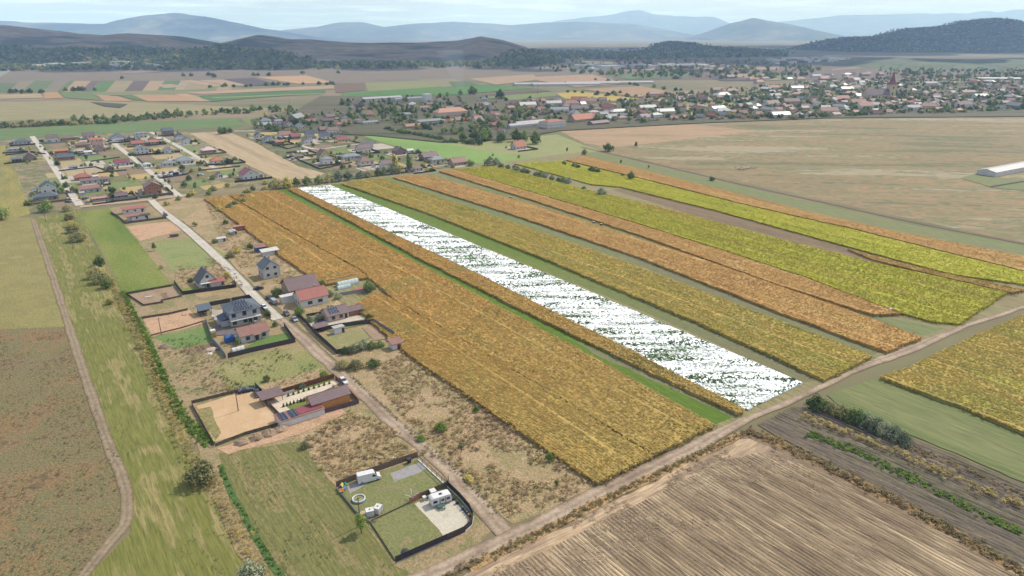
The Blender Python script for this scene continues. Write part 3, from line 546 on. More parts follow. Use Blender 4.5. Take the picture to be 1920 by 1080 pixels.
t_wht = M("overlay_leaf", [(.62,.64,.58), (.80,.81,.79), (.88,.88,.87)], 0.1, fine=.7, fa=.12, rnd=.5, trans=.4)  # white of the tufts added for the overlay
t_wgr = M("white_gap_leaf", [T(80,120,60), T(110,140,90)], 0.1, fine=.7, fa=.2, rnd=.8, trans=.4)
t_str = M("straw_stalk", [T(180,158,124), T(210,184,146), T(160,140,112)], 0.1, fine=.9, fa=.3, rnd=.9, trans=.4)
def set3(nm, n, h, sp, w_, m, droop=.4, stems=1, flat=False): return [tuft(nm+"_"+c, n, h, sp, w_, m, droop, stems, flat) for c in ("tall","short","wide")]
s_or, s_ye, s_br, s_ru = set3("corn_plant",9,1.5,.42,.1,t_orange,flat=True), set3("crop_plant",9,1.5,.42,.1,t_yel,flat=True), set3("bright_plant",9,1.15,.42,.1,t_bri,flat=True), set3("rust_plant",9,1.5,.42,.1,t_rust,flat=True)
s_we, s_re, s_rg, s_gr, s_em = set3("weed",10,.5,.7,.08,t_weed,.5,2,True), set3("reed",10,1.2,.6,.08,t_reed,.3,2,True), set3("rust_tuft",10,.6,.7,.08,t_rusty,.5,2,True), set3("grass_tuft",9,.35,.5,.07,t_grass,.4,0,True), set3("rank_tuft",9,.5,.6,.1,t_eme,.4,2,True)
s_wh = set3("white_plant",8,.9,.55,.13,t_wht,.2,0,True); s_wg = set3("gap_plant",8,.9,.5,.12,t_wgr,.2,0,True); s_st = set3("straw",6,.3,.9,.05,t_str,.5,0)  # the white tufts are added for the highlight overlay, not a white crop
def crop(lbl, pts, srcs, dens, row=.9, smin=1.02, smax=1.06):
    q = G(pts, 1.2); e = [fill(pts, dens*3.4, row, False, 1.2)]
    for i in range(len(q)):                       # ragged outermost row
        (x0, y0), (x1, y1) = q[i], q[(i+1) % len(q)]; n = int(math.dist(q[i], q[(i+1) % len(q)])*2.2); t = rng.random((n, 1)); e.append(np.array([[x0, y0]])*(1-t)+np.array([[x1, y1]])*t+rng.normal(0, .38, (n, 2)))
    P_ = np.vstack(e); bb = P_@np.array(BX); P_ = P_[np.abs((bb % 8.4) - 4.2) > .17]          # tractor lines left open
    scatter("crop_plants", P_, srcs, smin*.85, smax, lbl)
crop("orange ripe corn plants of the wide field beside the houses", F1L, s_or, .9); crop("orange ripe corn plants in front of the low hay meadow", F1L2, s_or, 1.5); crop("orange ripe corn plants along the green strip", F1R, s_or, 1.1)
crop("narrow row of orange plants along the highlighted plot", F3, s_or, 1.2); crop("yellow plants of the strip beyond the highlighted plot", F6, s_ye, 1.0); crop("rusty plants of the second strip beyond the highlighted plot", F8, s_ru, .9)
crop("thin rusty row at the edge of the bright field", F10a, s_ru, .9); crop("bright yellow green plants of the broad far strip", F10b, s_br, .7); crop("bright yellow plants of the narrow far strip", F12, set3("lemon_plant",9,1.15,.42,.1,M("lemon_leaf", [T(146,154,30,1.2), T(180,182,32,1.2), T(194,188,44,1.2), T(160,164,36,1.2)], .13, streak=(ANG,.1), fine=.7, fa=.25, rnd=.7, trans=.4),flat=True), .6)
crop("brownish gold plants at the road end of the ploughed strip", F11, s_ru, .7); crop("rust brown corn of the farthest strip", F13, s_ru, .7); crop("yellow plants of the field right of the dirt road", F16, s_ye, 1.1)
# tufts added for the white highlight overlay, green plants in its gaps
wp = fill(W4, 2.6, None, False, .6); nz = np.array([mnoise.fractal((x*.035+5, y*.22, 3), .7, 2, 6) + .45*mnoise.noise((x*.6, y*.6, 1)) for x, y in wp])
scatter("overlay_tufts", wp[nz < -.05], s_wh, .6, .95, "white tufts added to stand for the highlight over the long plot")
scatter("gap_plants", wp[nz > .16], s_wg, .5, 1.1, "green plants showing in the gaps of the white highlight")
# dry weeds, reeds, grass
def weeds(lbl, pts, srcs, dens, smin=.5, smax=1.3, thr=-.25, fq=.07):
    p = fill(pts, dens); k = np.array([mnoise.fractal((x*fq, y*fq, 2), .9, 2, 3) for x, y in p]); scatter("dry_weeds" if srcs is s_we else "grass", p[k > thr], srcs, smin, smax, lbl)
weeds("tall dry weeds on the plot between the dirt road and the corn", [(700,690),(770,655),(1112,903),(1070,938),(960,972),(915,942),(830,860),(735,760)], s_we, 1.1)
weeds("dry weeds on the plot above the caravan fence", [(572,820),(660,768),(740,806),(820,858),(780,856),(640,905),(600,880)], s_we, 1.2)
weeds("dry weeds on the empty plots along the concrete road", [(385,378),(440,380),(525,480),(600,545),(560,560),(480,530),(420,470)], s_we, .5)
weeds("dry weeds round the white steep roofed house", [(330,500),(395,480),(440,512),(460,540),(330,530)], s_we, .5)
weeds("rough weeds on the plot above the orange house", [(470,735),(605,690),(625,702),(520,738),(350,740),(300,660),(400,690)], s_we, .6, .4, 1.0)
weeds("brown dry growth in the left meadow", [(-100,640),(126,620),(152,690),(188,790),(222,890),(232,940),(210,1010),(150,1080),(0,1090),(-300,1080)], s_rg, .5, .3, .7, -.1)
weeds("grass tufts on the lower meadow", [(430,860),(560,840),(640,930),(742,1070),(720,1100),(520,1110),(450,960)], s_gr, .5, .3, .7, .15)
weeds("grass tufts on the mown meadow", [(150,400),(230,565),(300,730),(345,830),(420,970),(500,1110),(200,1110),(246,990),(205,820),(112,545)], s_gr, .35, .3, .7, .1)
weeds("green weeds on plots below the village houses", [(300,640),(400,620),(520,655),(600,690),(440,740),(340,720)], s_gr, .6, .5, 1.3, 0)
def along(name, lbl, pts, width, srcs, dens, smin, smax):
    q = spline(G(pts), 10); L = sum(math.dist(q[i], q[i+1]) for i in range(len(q)-1)); out = []
    for i in range(len(q)-1):
        d = math.dist(q[i], q[i+1]); n = rng.poisson(d*width*dens); nx, ny = -(q[i+1][1]-q[i][1])/d, (q[i+1][0]-q[i][0])/d
        for _ in range(n):
            t, s_ = rng.random(), rng.normal(0, width*.3); out.append((q[i][0]+(q[i+1][0]-q[i][0])*t+nx*s_, q[i][1]+(q[i+1][1]-q[i][1])*t+ny*s_))
    scatter(name, np.array(out), srcs, smin, smax, lbl)
along("reeds", "yellow reeds along the ditch", [(206,520),(228,568),(262,640),(300,728),(340,818),(392,905)], 3.4, s_re, 1.2, .5, 1.2)
along("reeds", "brownish reeds along the lower ditch", [(396,900),(420,950),(446,1000),(480,1060),(520,1130)], 3.4, s_re, 1.0, .4, 1.1)
along("rank_grass", "rank green grass in the ditch", [(226,548),(246,585),(275,640),(308,718),(345,785),(394,836)], 3.0, s_em, 2.5, .6, 1.2)
along("rank_grass", "dark green grass in the lower ditch", [(412,872),(432,920),(462,975),(500,1040),(545,1110)], 1.2, s_em, 2.0, .4, .9)
along("dry_grass", "rust coloured dry grass between stubble and furrows", [(1398,808),(1450,828),(1560,880),(1700,952),(1850,1035),(2000,1120)], 3.6, s_rg, 2.5, .6, 1.3)
along("dry_grass", "straw coloured verge below the dirt road", [(830,1085),(1000,1006),(1150,930),(1300,858),(1395,812)], 2.2, s_rg, 2.2, .5, 1.1)
along("dry_grass", "dry grass at the foot of the green meadow", [(1700,838),(1760,862),(1850,900),(1950,945)], 3, s_rg, 2, .5, 1.2)
along("green_weeds", "bright green weeds in the furrows", [(1515,815),(1580,840),(1650,870),(1760,925),(1840,965),(1920,1005)], 3.2, s_em, 1.8, .7, 1.5)
along("green_weeds", "yellowish weeds in the upper furrows", [(1500,785),(1560,805),(1700,862),(1850,928),(1940,965)], 3.4, s_re, 1.2, .7, 1.6)
along("roadside_grass", "dry grass along the right edge of the corn road", [(1120,912),(1230,856),(1345,800)], 1.5, s_rg, 2, .4, .8)
along("roadside_grass", "grass along the lower dirt road", [(640,690),(700,745),(800,838),(860,890),(930,965)], 1.2, s_gr, 2, .5, .9)
weeds("loose straw lying on the stubble corner", [(760,1140),(880,1080),(1150,942),(1330,856),(1402,826),(1440,840),(1520,880),(1560,930),(1400,960),(1180,1040),(980,1120)], s_st, 1.6, .5, 1.3, -.15)
weeds("loose straw among the stubble rows", STU, s_st, 1.2, .3, .9, .0, .05)
# ------------------------------------------------------------------ trees and bushes
l_dark = M("leaf_dark", [(0.055,0.094,0.035), (0.098,0.143,0.049), (0.139,0.189,0.062)], .35, fine=1.5, fa=.4, rnd=.6, trans=.35)
l_mid = M("leaf_mid", [(0.101,0.147,0.049), (0.158,0.209,0.066), (0.229,0.260,0.086)], .35, fine=1.5, fa=.4, rnd=.6, trans=.35)
l_olive = M("leaf_olive", [(0.179,0.177,0.077), (0.267,0.248,0.106), (0.356,0.296,0.135)], .35, fine=1.5, fa=.4, rnd=.6, trans=.35)
l_grey = M("leaf_greygreen", [(0.128,0.152,0.095), (0.203,0.231,0.139), (0.307,0.319,0.191)], .35, fine=1.5, fa=.4, rnd=.5, trans=.35)
l_yel = M("leaf_yellow", [(0.280,0.285,0.066), (0.457,0.379,0.101), (0.561,0.449,0.135)], .35, fine=1.5, fa=.35, rnd=.5, trans=.35)
l_brt = M("leaf_fresh", [(0.104,0.169,0.033), (0.156,0.225,0.045), (0.224,0.274,0.061)], .35, fine=1.5, fa=.35, rnd=.5, trans=.35)
m_bark = M("bark", [(.07,.055,.04), (.12,.095,.07)], 1.5)
LEAF = dict(dark=l_dark, mid=l_mid, olive=l_olive, grey=l_grey, yellow=l_yel, fresh=l_brt)
def crown_mb(r_, lobes, n, leaf, flat=1.0):
    """leaf clumps spread through the outer shell of a few uneven lobes"""
    b = MB(); tot = sum(l[3]**2 for l in lobes)
    for (cx, cy, cz, rr, rz) in lobes:
        for _ in range(max(6, int(n*rr*rr/tot))):
            th, ph = r_.uniform(0, 6.283), math.acos(r_.uniform(-.75, 1)); k = r_.uniform(.55, 1.08) if r_.random() < .8 else r_.uniform(.2, .6)
            d = Vector((math.sin(ph)*math.cos(th), math.sin(ph)*math.sin(th), math.cos(ph))); p = Vector((cx+d.x*rr*k, cy+d.y*rr*k, max(.12, cz+d.z*rz*k)))
            nn = (d + Vector((r_.uniform(-.7,.7), r_.uniform(-.7,.7), r_.uniform(-.3,.9)))).normalized(); q = nn.to_track_quat('Z', 'Y'); s_ = leaf*r_.uniform(.6, 1.35); a0 = r_.uniform(0, 6.28)
            pts = [p + q @ Vector((s_*math.cos(a0+i*1.571)*(1 if i % 2 else .75), s_*math.sin(a0+i*1.571)*(1 if i % 2 else .75), s_*r_.uniform(-.2,.2))) for i in range(4)]
            b.poly(pts)
    return b
def trunk_mb(r_, h, r0, limbs, lobes):
    b = MB(); lean = (r_.uniform(-.3,.3), r_.uniform(-.3,.3)); b.tube((0,0,-.1), (lean[0]*.5, lean[1]*.5, h*.5), r0, r0*.7); b.tube((lean[0]*.5, lean[1]*.5, h*.48), (lean[0], lean[1], h), r0*.7, r0*.35)
    for l in (lobes*2)[:limbs]: b.tube((lean[0]*.6, lean[1]*.6, h*r_.uniform(.5,.9)), (l[0]*.8, l[1]*.8, l[2]), r0*.45, r0*.12, 5)
    return b
VAR = {}
def kind_lobes(kind, r_):
    L_ = []
    if kind == 'round':
        L_ = [(0,0,6.2,2.9,3.0)] + [(2.0*math.cos(a), 2.0*math.sin(a), r_.uniform(4.2,6.8), r_.uniform(1.5,2.3), r_.uniform(1.4,2.2)) for a in [i*1.26+r_.uniform(-.4,.4) for i in range(5)]] + [(r_.uniform(-.8,.8), r_.uniform(-.8,.8), 8.0, 1.6, 1.7)]
    elif kind == 'poplar':
        L_ = [(r_.uniform(-.2,.2), r_.uniform(-.2,.2), z, .6+.95*math.sin(math.pi*min(1,(z-.6)/9.6)), 1.5) for z in (1.8,3.2,4.6,6,7.4,8.7)]
    elif kind == 'conifer':
        L_ = [(0,0,z, 2.5*(1-z/10.4)+.15, 1.0) for z in (1.2,2.4,3.6,4.8,6,7.2,8.4,9.4)]
    elif kind == 'bush':
        L_ = [(0,0,3.6,4.2,4.2)] + [(3.6*math.cos(a), 3.6*math.sin(a), r_.uniform(2.2,4.2), r_.uniform(2.2,3.4), r_.uniform(2.2,3.4)) for a in [i*1.05+r_.uniform(-.4,.4) for i in range(6)]] + [(r_.uniform(-1.5,1.5), r_.uniform(-1.5,1.5), 6.2, 2.6, 2.8)]
    elif kind == 'tall':
        L_ = [(0,0,5.2,2.2,3), (.6,.4,7.6,1.9,2.2), (-1.3,.5,4.6,1.6,1.8), (1.4,-.8,4.2,1.7,1.8), (-.4,-1.2,6.4,1.6,1.9), (.1,.2,9,1.1,1.2)]
    return L_
def variants(kind, leaf, det):
    key = (kind, leaf, det)
    if key not in VAR:
        out = []
        n, ls = {2: (900, .38), 1: (380, .6), 0: (230, .8)}[det]
        if kind == 'bush': ls *= 1.35
        for v in range(3):
            r_ = random.Random("%s%s%d%d" % (kind, leaf, det, v)); lb = kind_lobes(kind, r_)
            cb = crown_mb(r_, lb, n, ls)
            tb = trunk_mb(r_, {'bush': 3, 'conifer': 9, 'poplar': 8}.get(kind, 5.5), {'bush': .28, 'conifer': .18}.get(kind, .3), 0 if kind in ('conifer','poplar') else 4, lb)
            if det == 0:
                cb.mesh(tb.v, tb.f, 1); out.append((cb.data("tree", [LEAF[leaf], m_bark]), None))
            else: out.append((cb.data("crown", LEAF[leaf]), tb.data("trunk", m_bark)))
        VAR[key] = out
    return VAR[key]
TREES = []
def tree_at(X, Y, h, kind, leaf, label, cat='tree', group=None, det=1, wid=1.0, name=None):
    c, t = random.choice(variants(kind, leaf, det)); s_ = h/10 if kind != 'bush' else h/8.8
    name = name or {'bush': 'bush', 'conifer': 'fir_tree', 'poplar': 'poplar_tree'}.get(kind, 'tree')
    o = tag(obj(name, c if t is None else None, None, (X, Y, 0), random.uniform(0, 6.28)), label, cat, group); o.scale = (s_*wid, s_*wid, s_)
    if t is not None: obj("crown", c, o); obj("trunk", t, o)
    TREES.append((X, Y, h)); return o
def tree(px, py, *a, **k):
    X, Y = g(px, py); return tree_at(X, Y, *a, **k)
HG = "bushes of the old hedgerow by the green field"
for px, py, h, wd, lf, lb in [
 (127,396,5,.9,'olive',"olive bush at the top end of the hedgerow by the green field"), (130,412,4.5,1.0,'olive',"second bush down the hedgerow beside the green field"), (134,425,4,1,'yellow',"yellowish bush in the upper hedgerow beside the green field"),
 (138,436,5,1.1,'olive',"broad olive bush in the middle of the upper hedgerow"), (147,452,6,1.25,'olive',"largest spreading olive bush of the upper hedgerow"),
 (186,498,5.5,.8,'dark',"dark upright bush halfway down the hedgerow"), (182,520,6,1,'olive',"olive bush below the dark one in the hedgerow"), (190,530,6,1.05,'olive',"large olive bush of the middle hedgerow clump"), (202,540,5,.9,'mid',"green bush at the lower end of the hedgerow clump"),
 (207,570,3,.8,'yellow',"small yellowed bush where the reed strip begins")]:
    tree(px, py, h, 'bush', lf, lb, 'bush', HG, 2, wd)
for px, py, h, kd, lf, lb, wd, dt in [
 (378,905,6.4,'bush','olive',"big brownish leafless looking bush standing alone on the lower ditch",.95,2), (263,652,2.6,'bush','olive',"small rust brown bush on the reed strip",.9,2),
 (88,397,9,'bush','mid',"large round tree below the low hip roofed house",.8,2), (4,412,10,'bush','mid',"big tree at the left edge beside the yellow field",.8,2),
 (290,470,4.5,'tall','mid',"lone small tree on the grassy plot beside the concrete road",.9,2), (303,504,2.5,'bush','olive',"thin bush at the edge of the green field",.6,2),
 (692,548,6.2,'bush','mid',"dense dark green tree at the corner of the greenhouse garden",.62,2), (605,538,4,'bush','mid',"small green tree behind the brown roofed house",.6,2),
 (520,556,5,'bush','mid',"green tree beside the parked cars of the brown house",.7,2), (562,592,4.5,'bush','fresh',"yellow green tree in front of the white house with red roof",.7,2),
 (827,808,3.2,'bush','fresh',"bright green round bush in the dry weeds",.85,2), (790,826,2,'bush','fresh',"low fresh green bush beside the dirt road",1,2), (893,772,2.2,'bush','fresh',"small bright bush at the corn edge",.7,2),
 (1030,862,2.4,'bush','fresh',"green bush at the lower corn edge",.8,2), (1043,912,1.8,'tall','mid',"tiny dark sapling in the lower weeds",1.2,2), (866,838,1.6,'bush','olive',"small olive bush in the middle of the weedy plot",1,2), (880,902,1.8,'bush','yellow',"yellowish bush beside the lower dirt road",1,2),
 (608,708,3.2,'bush','fresh',"green bush at the corner above the red fence",.8,2), (565,728,2.2,'bush','grey',"grey green bush behind the red fence",1,2), (572,840,2.6,'bush','olive',"thin bush at the corner of the dry plot",.8,2),
 (678,1000,5.4,'tall','fresh',"slim green tree at the caravan plot fence beside the pole",.9,2), (474,1088,5,'bush','grey',"grey green bush cut by the bottom edge",.85,2),
 (500,715,2.6,'bush','olive',"thin bush above the dark car",.7,2), (447,648,3,'tall','fresh',"young tree in front of the mauve roofed garage",1,2), (502,592,3.4,'bush','fresh',"round bush by the fence of the grey hip roofed house",.6,2), (516,612,2.4,'bush','fresh',"fresh green bush on the lawn beside the dirt road",.7,2),
 (470,612,2,'bush','mid',"small bush at the corner of the mauve garage lawn",.7,2),
 (642,690,3.2,'bush','olive',"wide olive thicket at the top of the weedy plot",1.2,2), (668,690,3.4,'bush','olive',"thicket of weeds beside the corn road plot",1.2,2), (700,688,3.2,'bush','mid',"greener end of the thicket on the weedy plot",1.2,2),
 (648,664,3.4,'bush','mid',"first bush of the green shrub row behind the fenced lawn",.8,2), (664,662,3.6,'bush','grey',"grey green bush in the shrub row behind the fenced lawn",.8,2), (680,656,4.4,'bush','grey',"taller bush in the shrub row behind the fenced lawn",.7,2), (698,654,3.4,'bush','mid',"shrub next to the small white shed",.8,2), (714,650,3,'bush','mid',"shrub against the wall of the white shed",.8,2),
 (582,604,3,'bush','grey',"grey green bush in front of the pink solar house",.9,2), (598,600,3,'bush','grey',"bush between the red roof and the solar house",.9,2), (612,592,3.4,'bush','mid',"bush behind the pink solar house",.8,2), (622,586,3.4,'bush','grey',"bush behind the red roofed white house",.9,2), (618,556,3.4,'bush','grey',"grey bush beside the greenhouse garden",.9,2), (634,560,3.2,'bush','grey',"second grey bush beside the greenhouse garden",.9,2),
 (680,588,3,'bush','grey',"grey shrub behind the brick garden pavilion",1,2), (694,600,3,'bush','mid',"shrub in the garden corner near the corn",.9,2), (592,612,2,'tall','fresh',"palm like plant by the swimming pool",1.2,2),
 (432,483,4,'bush','olive',"olive tree beside the bend of the concrete road",.9,2), (446,474,3.6,'bush','yellow',"yellow green bush by the bend of the concrete road",.9,2), (470,466,3.4,'bush','dark',"dark bush near the blue walled shed",.9,2), (403,456,3,'bush','mid',"bush beside the small white garden shed",.9,2),
 (425,522,3.6,'bush','yellow',"yellow leaved tree beside the steep roofed white house",.7,2), (358,530,2.6,'bush','dark',"dark bush left of the steep roofed white house",.9,2),
 (313,385,3.5,'bush','yellow',"yellow green bush at the start of the concrete road",.9,1), (366,424,3,'bush','olive',"small olive bush on the dry plot beside the road",.8,1), (424,420,3,'bush','mid',"green bush near the red container",.9,1),
 (1128,366,6.2,'bush','grey',"round grey green bush beside the brown ploughed strip",.85,2), (1094,356,3,'bush','grey',"small bush left of the round grey one",1,2), (1183,337,7,'bush','dark',"dark upright tree alone between the far strips",.62,2), (1167,331,2.5,'bush','dark',"small bush beside the lone dark tree",1,2),
 (1335,339,3.8,'bush','dark',"low dark bush at the ditch beyond the corn",1,1), (1140,284,9,'bush','dark',"large dark bush at the corner of the far steppe",.85,1), (1192,277,6,'tall','dark',"dark tree beside the track across the steppe",1,1), (1164,307,3.5,'tall','mid',"small tree by the ditch before the steppe",1,1), (1216,316,3,'tall','mid',"tiny tree further along the steppe ditch",1,1),
 (1095,290,6,'bush','mid',"green tree at the near corner of the pasture",.7,1), (1063,286,5,'tall','dark',"dark little tree on the pasture edge",.8,1)]:
    tree(px, py, h, kd, lf, lb, 'tree' if 'tree' in lb else 'bush', None, dt, wd)
# the willow hedge beside the green meadow
for i, (px, py, h, lf) in enumerate([(1526,768,5.6,'dark'),(1542,772,5,'mid'),(1558,780,4.8,'olive'),(1575,786,4.8,'olive'),(1592,792,5.2,'mid'),(1608,798,5.4,'dark'),(1622,803,5.4,'grey'),(1640,812,5.4,'grey'),(1658,819,5.2,'grey'),(1676,828,5.2,'grey'),(1692,835,4.8,'grey')]):
    tree(px, py, h, 'bush', lf, ["dark bush at the road end of the willow hedge","second bush from the road in the willow hedge","olive bush in the lower dip of the willow hedge","fourth bush from the road in the willow hedge","green bush before the middle of the willow hedge","dark bush in the middle of the willow hedge","first grey bush after the middle of the willow hedge","fourth bush from the far end of the willow hedge","third bush from the far end of the willow hedge","last but one bush of the willow hedge","grey bush closing the far end of the willow hedge"][i], 'bush', "willow hedge beside the green meadow", 2, .78)
# tree belt along the far end of the strips
for i, (px, py, h, kd, lf, wd) in enumerate([(522,354,8,'bush','olive',.9),(540,352,9,'bush','yellow',.75),(556,349,7,'bush','mid',.7),(577,347,8,'bush','mid',.75),(599,345,7.5,'bush','mid',.75),(618,342,8.5,'bush','olive',.8),(634,340,9,'bush','grey',.8),(652,338,8,'bush','grey',.8),(676,334,6.5,'bush','grey',.9),(690,332,6,'bush','olive',.9),(709,330,7.5,'bush','mid',.7),(722,328,8,'bush','grey',.7),(735,327,8,'bush','grey',.7),(748,325,8.5,'bush','olive',.7),(768,322,14,'poplar','mid',1.1),(740,316,12,'poplar','yellow',1.3),(792,316,4.5,'bush','dark',.9),(806,316,4.2,'bush','dark',.9),(882,311,5.5,'bush','mid',1),(918,311,9,'bush','grey',.8),(930,309,7,'bush','grey',.8)]):
    tree(px, py, h, kd, lf, "%s %s, the %s from the left in the belt beyond the strips" % ({'olive':'olive','yellow':'yellowish','mid':'green','grey':'grey green','dark':'dark green'}[lf], 'poplar' if kd == 'poplar' else 'tree', ["first","second","third","fourth","fifth","sixth","seventh","eighth","ninth","tenth","eleventh","twelfth","thirteenth","fourteenth","fifteenth","sixteenth","seventeenth","eighteenth","nineteenth","twentieth","last"][i]), 'tree', "tree belt at the far end of the strips", 1, wd)
# hedges between the far strips: bushes set close together
ORD = 'first second third fourth fifth sixth seventh eighth ninth tenth eleventh twelfth thirteenth fourteenth fifteenth sixteenth seventeenth eighteenth nineteenth twentieth twenty-first twenty-second'.split()
def hedge(p0, p1, n, h, lf, label, group, wd=.9, det=1, jit=2.5):
    (x0, y0), (x1, y1) = g(*p0), g(*p1)
    for i in range(n):
        t = (i+.5)/n; tree_at(x0+(x1-x0)*t+random.uniform(-jit,jit), y0+(y1-y0)*t+random.uniform(-jit,jit), h*random.uniform(.75,1.2), 'bush', random.choice(lf), (ORD[i]+" from the left, "+label) if n > 1 else label, 'bush', group, det, wd, 'hedge_bush')
hedge((940,313),(1065,345),14,4.5,['mid','dark','grey'],"dark bush in the hedge between the two bright yellow strips","hedge between the bright strips")
hedge((1052,308),(1092,317),5,4,['mid','dark'],"dark bush in the short hedge on the narrow yellow strip","short hedge on the narrow strip")
hedge((1100,320),(1128,325),3,4,['dark'],"dark bush in the last clump on the narrow yellow strip","last clump on the narrow strip")
hedge((905,289),(1000,300),2,3,['mid'],"tiny tree on the pasture above the yellow strip","tiny trees on the pasture",.6)
hedge((720,243),(830,263),22,5,['dark','mid'],"bush of the dense dark green windbreak behind the green field","windbreak behind the green field",1.0)
hedge((836,266),(900,272),9,5,['dark','mid'],"bush of the lower windbreak under the big trees","lower windbreak under the big trees",1.0)
hedge((-20,240),(215,231),22,7,['dark','mid','olive'],"bush in the thick hedge behind the long green field","thick hedge behind the long green field",.8,1,6)
hedge((130,226),(230,226),5,9,['dark','mid'],"taller tree standing out of the hedge behind the long green field","taller trees in the far hedge",.7,1,5)
hedge((250,221),(560,205),16,9,['dark','mid'],"scattered dark tree on the rough pasture beyond the village","trees on the rough pasture",.8,0,14)
hedge((404,252),(432,250),4,8,['dark','mid'],"dark tree at the top of the mown tan field","trees at the top of the mown tan field",.7,1,5)
hedge((860,262),(1008,268),10,13,['dark','mid','mid'],"tall dark tree in the clump above the pasture","tall clump above the pasture",.62,1,9)
hedge((425,396),(500,345),16,4,['mid','olive','yellow'],"scrubby bush on the ground beside the white barn house","scrub beside the white barn house",1,1,7)
hedge((350,372),(440,352),9,3.5,['mid','olive','yellow'],"low scrub below the village plots","low scrub below the village",1,1,8)
hedge((10,174),(70,176),5,9,['dark'],"dark bush at the edge of the narrow strips","bushes by the narrow strips",.9,0,14)
hedge((120,172),(180,170),5,9,['dark'],"dark bush below the purple strip","bushes below the purple strip",.9,0,14)
hedge((380,164),(640,158),16,8,['dark'],"dark bush on the balk between far strips","bushes on the far balks",.9,0,18)
hedge((240,147),(640,138),14,11,['dark'],"lone dark bush far out on the plain","lone bushes far out",.8,0,60)
hedge((1065,174),(1180,176),8,6,['dark'],"small bush on the far field edge","bushes on the far field edge",.9,0,10)
hedge((1100,178),(1330,190),18,7,['dark','mid'],"bush of the line between the tan fields","bush line between tan fields",.9,0,10)
hedge((1120,150),(1280,172),16,7,['dark','mid'],"bush along the far lane past the tan field","bushes along the far lane",.9,0,14)
hedge((860,178),(870,178),1,14,['dark'],"tall dark tree left of the pair near the smoke","tall field trees",.6,0,2); hedge((884,178),(886,178),1,15,['dark'],"round dark tree right of the smoke","tall field trees",.8,0,2); hedge((938,185),(940,185),1,15,['dark'],"lone dark tree on the pale green field","tall field trees",.7,0,2)
# ------------------------------------------------------------------ houses
w_white = P("wall_white", T(228,226,222)); w_cream = P("wall_cream", T(226,206,158)); w_grey = P("wall_grey", T(190,192,194)); w_lgrey = P("wall_pale_grey", T(212,210,206)); w_taupe = P("wall_taupe", T(160,140,124)); w_tan = P("wall_tan", T(196,170,142))
w_orange = P("wall_orange", T(232,150,74)); w_pink = P("wall_pink", T(226,196,176)); w_brick = P("wall_brick", T(184,120,88)); w_mauve = P("wall_mauve", T(150,124,128)); w_yellow = P("wall_yellow", T(226,208,140)); w_dark = P("wall_dark", T(78,74,78)); w_blue = P("wall_blue", T(48,110,176))
r_slate = P("roof_slate", T(92,104,118), .55, fine=3, fa=.2); r_dark = P("roof_charcoal", T(80,80,88), .55, fine=3, fa=.2); r_mauve = P("roof_mauve", T(128,102,104), .6, fine=3, fa=.2); r_brown = P("roof_brown", T(136,108,96), .65, fine=3, fa=.2); r_red = P("roof_red", T(178,104,90), .65, fine=3, fa=.22)
r_orange = P("roof_orange", T(194,116,80), .7, fine=3, fa=.2); r_crim = P("roof_crimson", T(152,72,84), .6, fine=3, fa=.2); r_grey = P("roof_grey", T(140,146,150), .6, fine=3, fa=.2); r_pale = P("roof_pale", T(186,182,180), .45, fine=3, fa=.15); r_rust = P("roof_rust", T(158,110,96), .65, fine=3, fa=.25); r_blue = P("roof_blue", T(58,72,98), .55, fine=3, fa=.2); r_pinkw = P("roof_pinkish", T(222,190,190), .4, fine=3, fa=.2)
r_white = P("roof_white", T(212,210,206), .5)
m_glass = P("window_glass", (.03,.035,.045), .12, fa=.05, spec=.6); m_frame = P("window_frame", T(232,230,226)); m_framed = P("dark_frame", T(70,62,60)); m_door = P("door_brown", T(104,78,62)); m_chim = P("chimney_plaster", T(186,160,144)); m_panel = P("solar_cell", (.012,.016,.035), .18, fa=.1, spec=.7); m_alu = P("bare_metal", T(190,192,196), .4, .6)
A_, B_ = R(ANG), R(ANG+90)
WM = {}
def win_mesh(w_, h_, fr, far_):
    k = (w_, h_, fr.name)
    if k not in WM:
        b = MB(); t = .09
        for (x0, z0, x1, z1) in ((-w_/2,0,-w_/2+t,h_), (w_/2-t,0,w_/2,h_), (-w_/2+t,0,w_/2-t,t), (-w_/2+t,h_-t,w_/2-t,h_)): b.box(x0, -.05, z0, x1, .02, z1)
        p = MB(); p.box(-w_/2+t, -.03, t, w_/2-t, .01, h_-t); WM[k] = (b.data("window", fr), p.data("pane", m_glass))
    return WM[k]
def put_window(house, side, pos, z, w_, h_, Lx, Wy, fr=None):
    f, p = win_mesh(w_, h_, fr or m_frame, False)
    x, y, rz = {'-y': (pos, -Wy/2-.015, 0), '+y': (-pos, Wy/2+.015, math.pi), '+x': (Lx/2+.015, pos, R(90)), '-x': (-Lx/2-.015, -pos, R(-90))}[side]
    wo = obj("window", f, house, (x, y, z), rz); obj("pane", p, wo); return wo
DM = {}
def put_door(house, side, pos, Lx, Wy, m=None, w_=1.0, h_=2.1):
    k = (w_, h_, (m or m_door).name)
    if k not in DM:
        b = MB(); b.box(-w_/2, -.06, 0, w_/2, .02, h_); DM[k] = b.data("door", m or m_door)
    x, y, rz = {'-y': (pos, -Wy/2-.01, 0), '+y': (-pos, Wy/2+.01, math.pi), '+x': (Lx/2+.01, pos, R(90)), '-x': (-Lx/2-.01, -pos, R(-90))}[side]
    return obj("door", DM[k], house, (x, y, .02), rz)
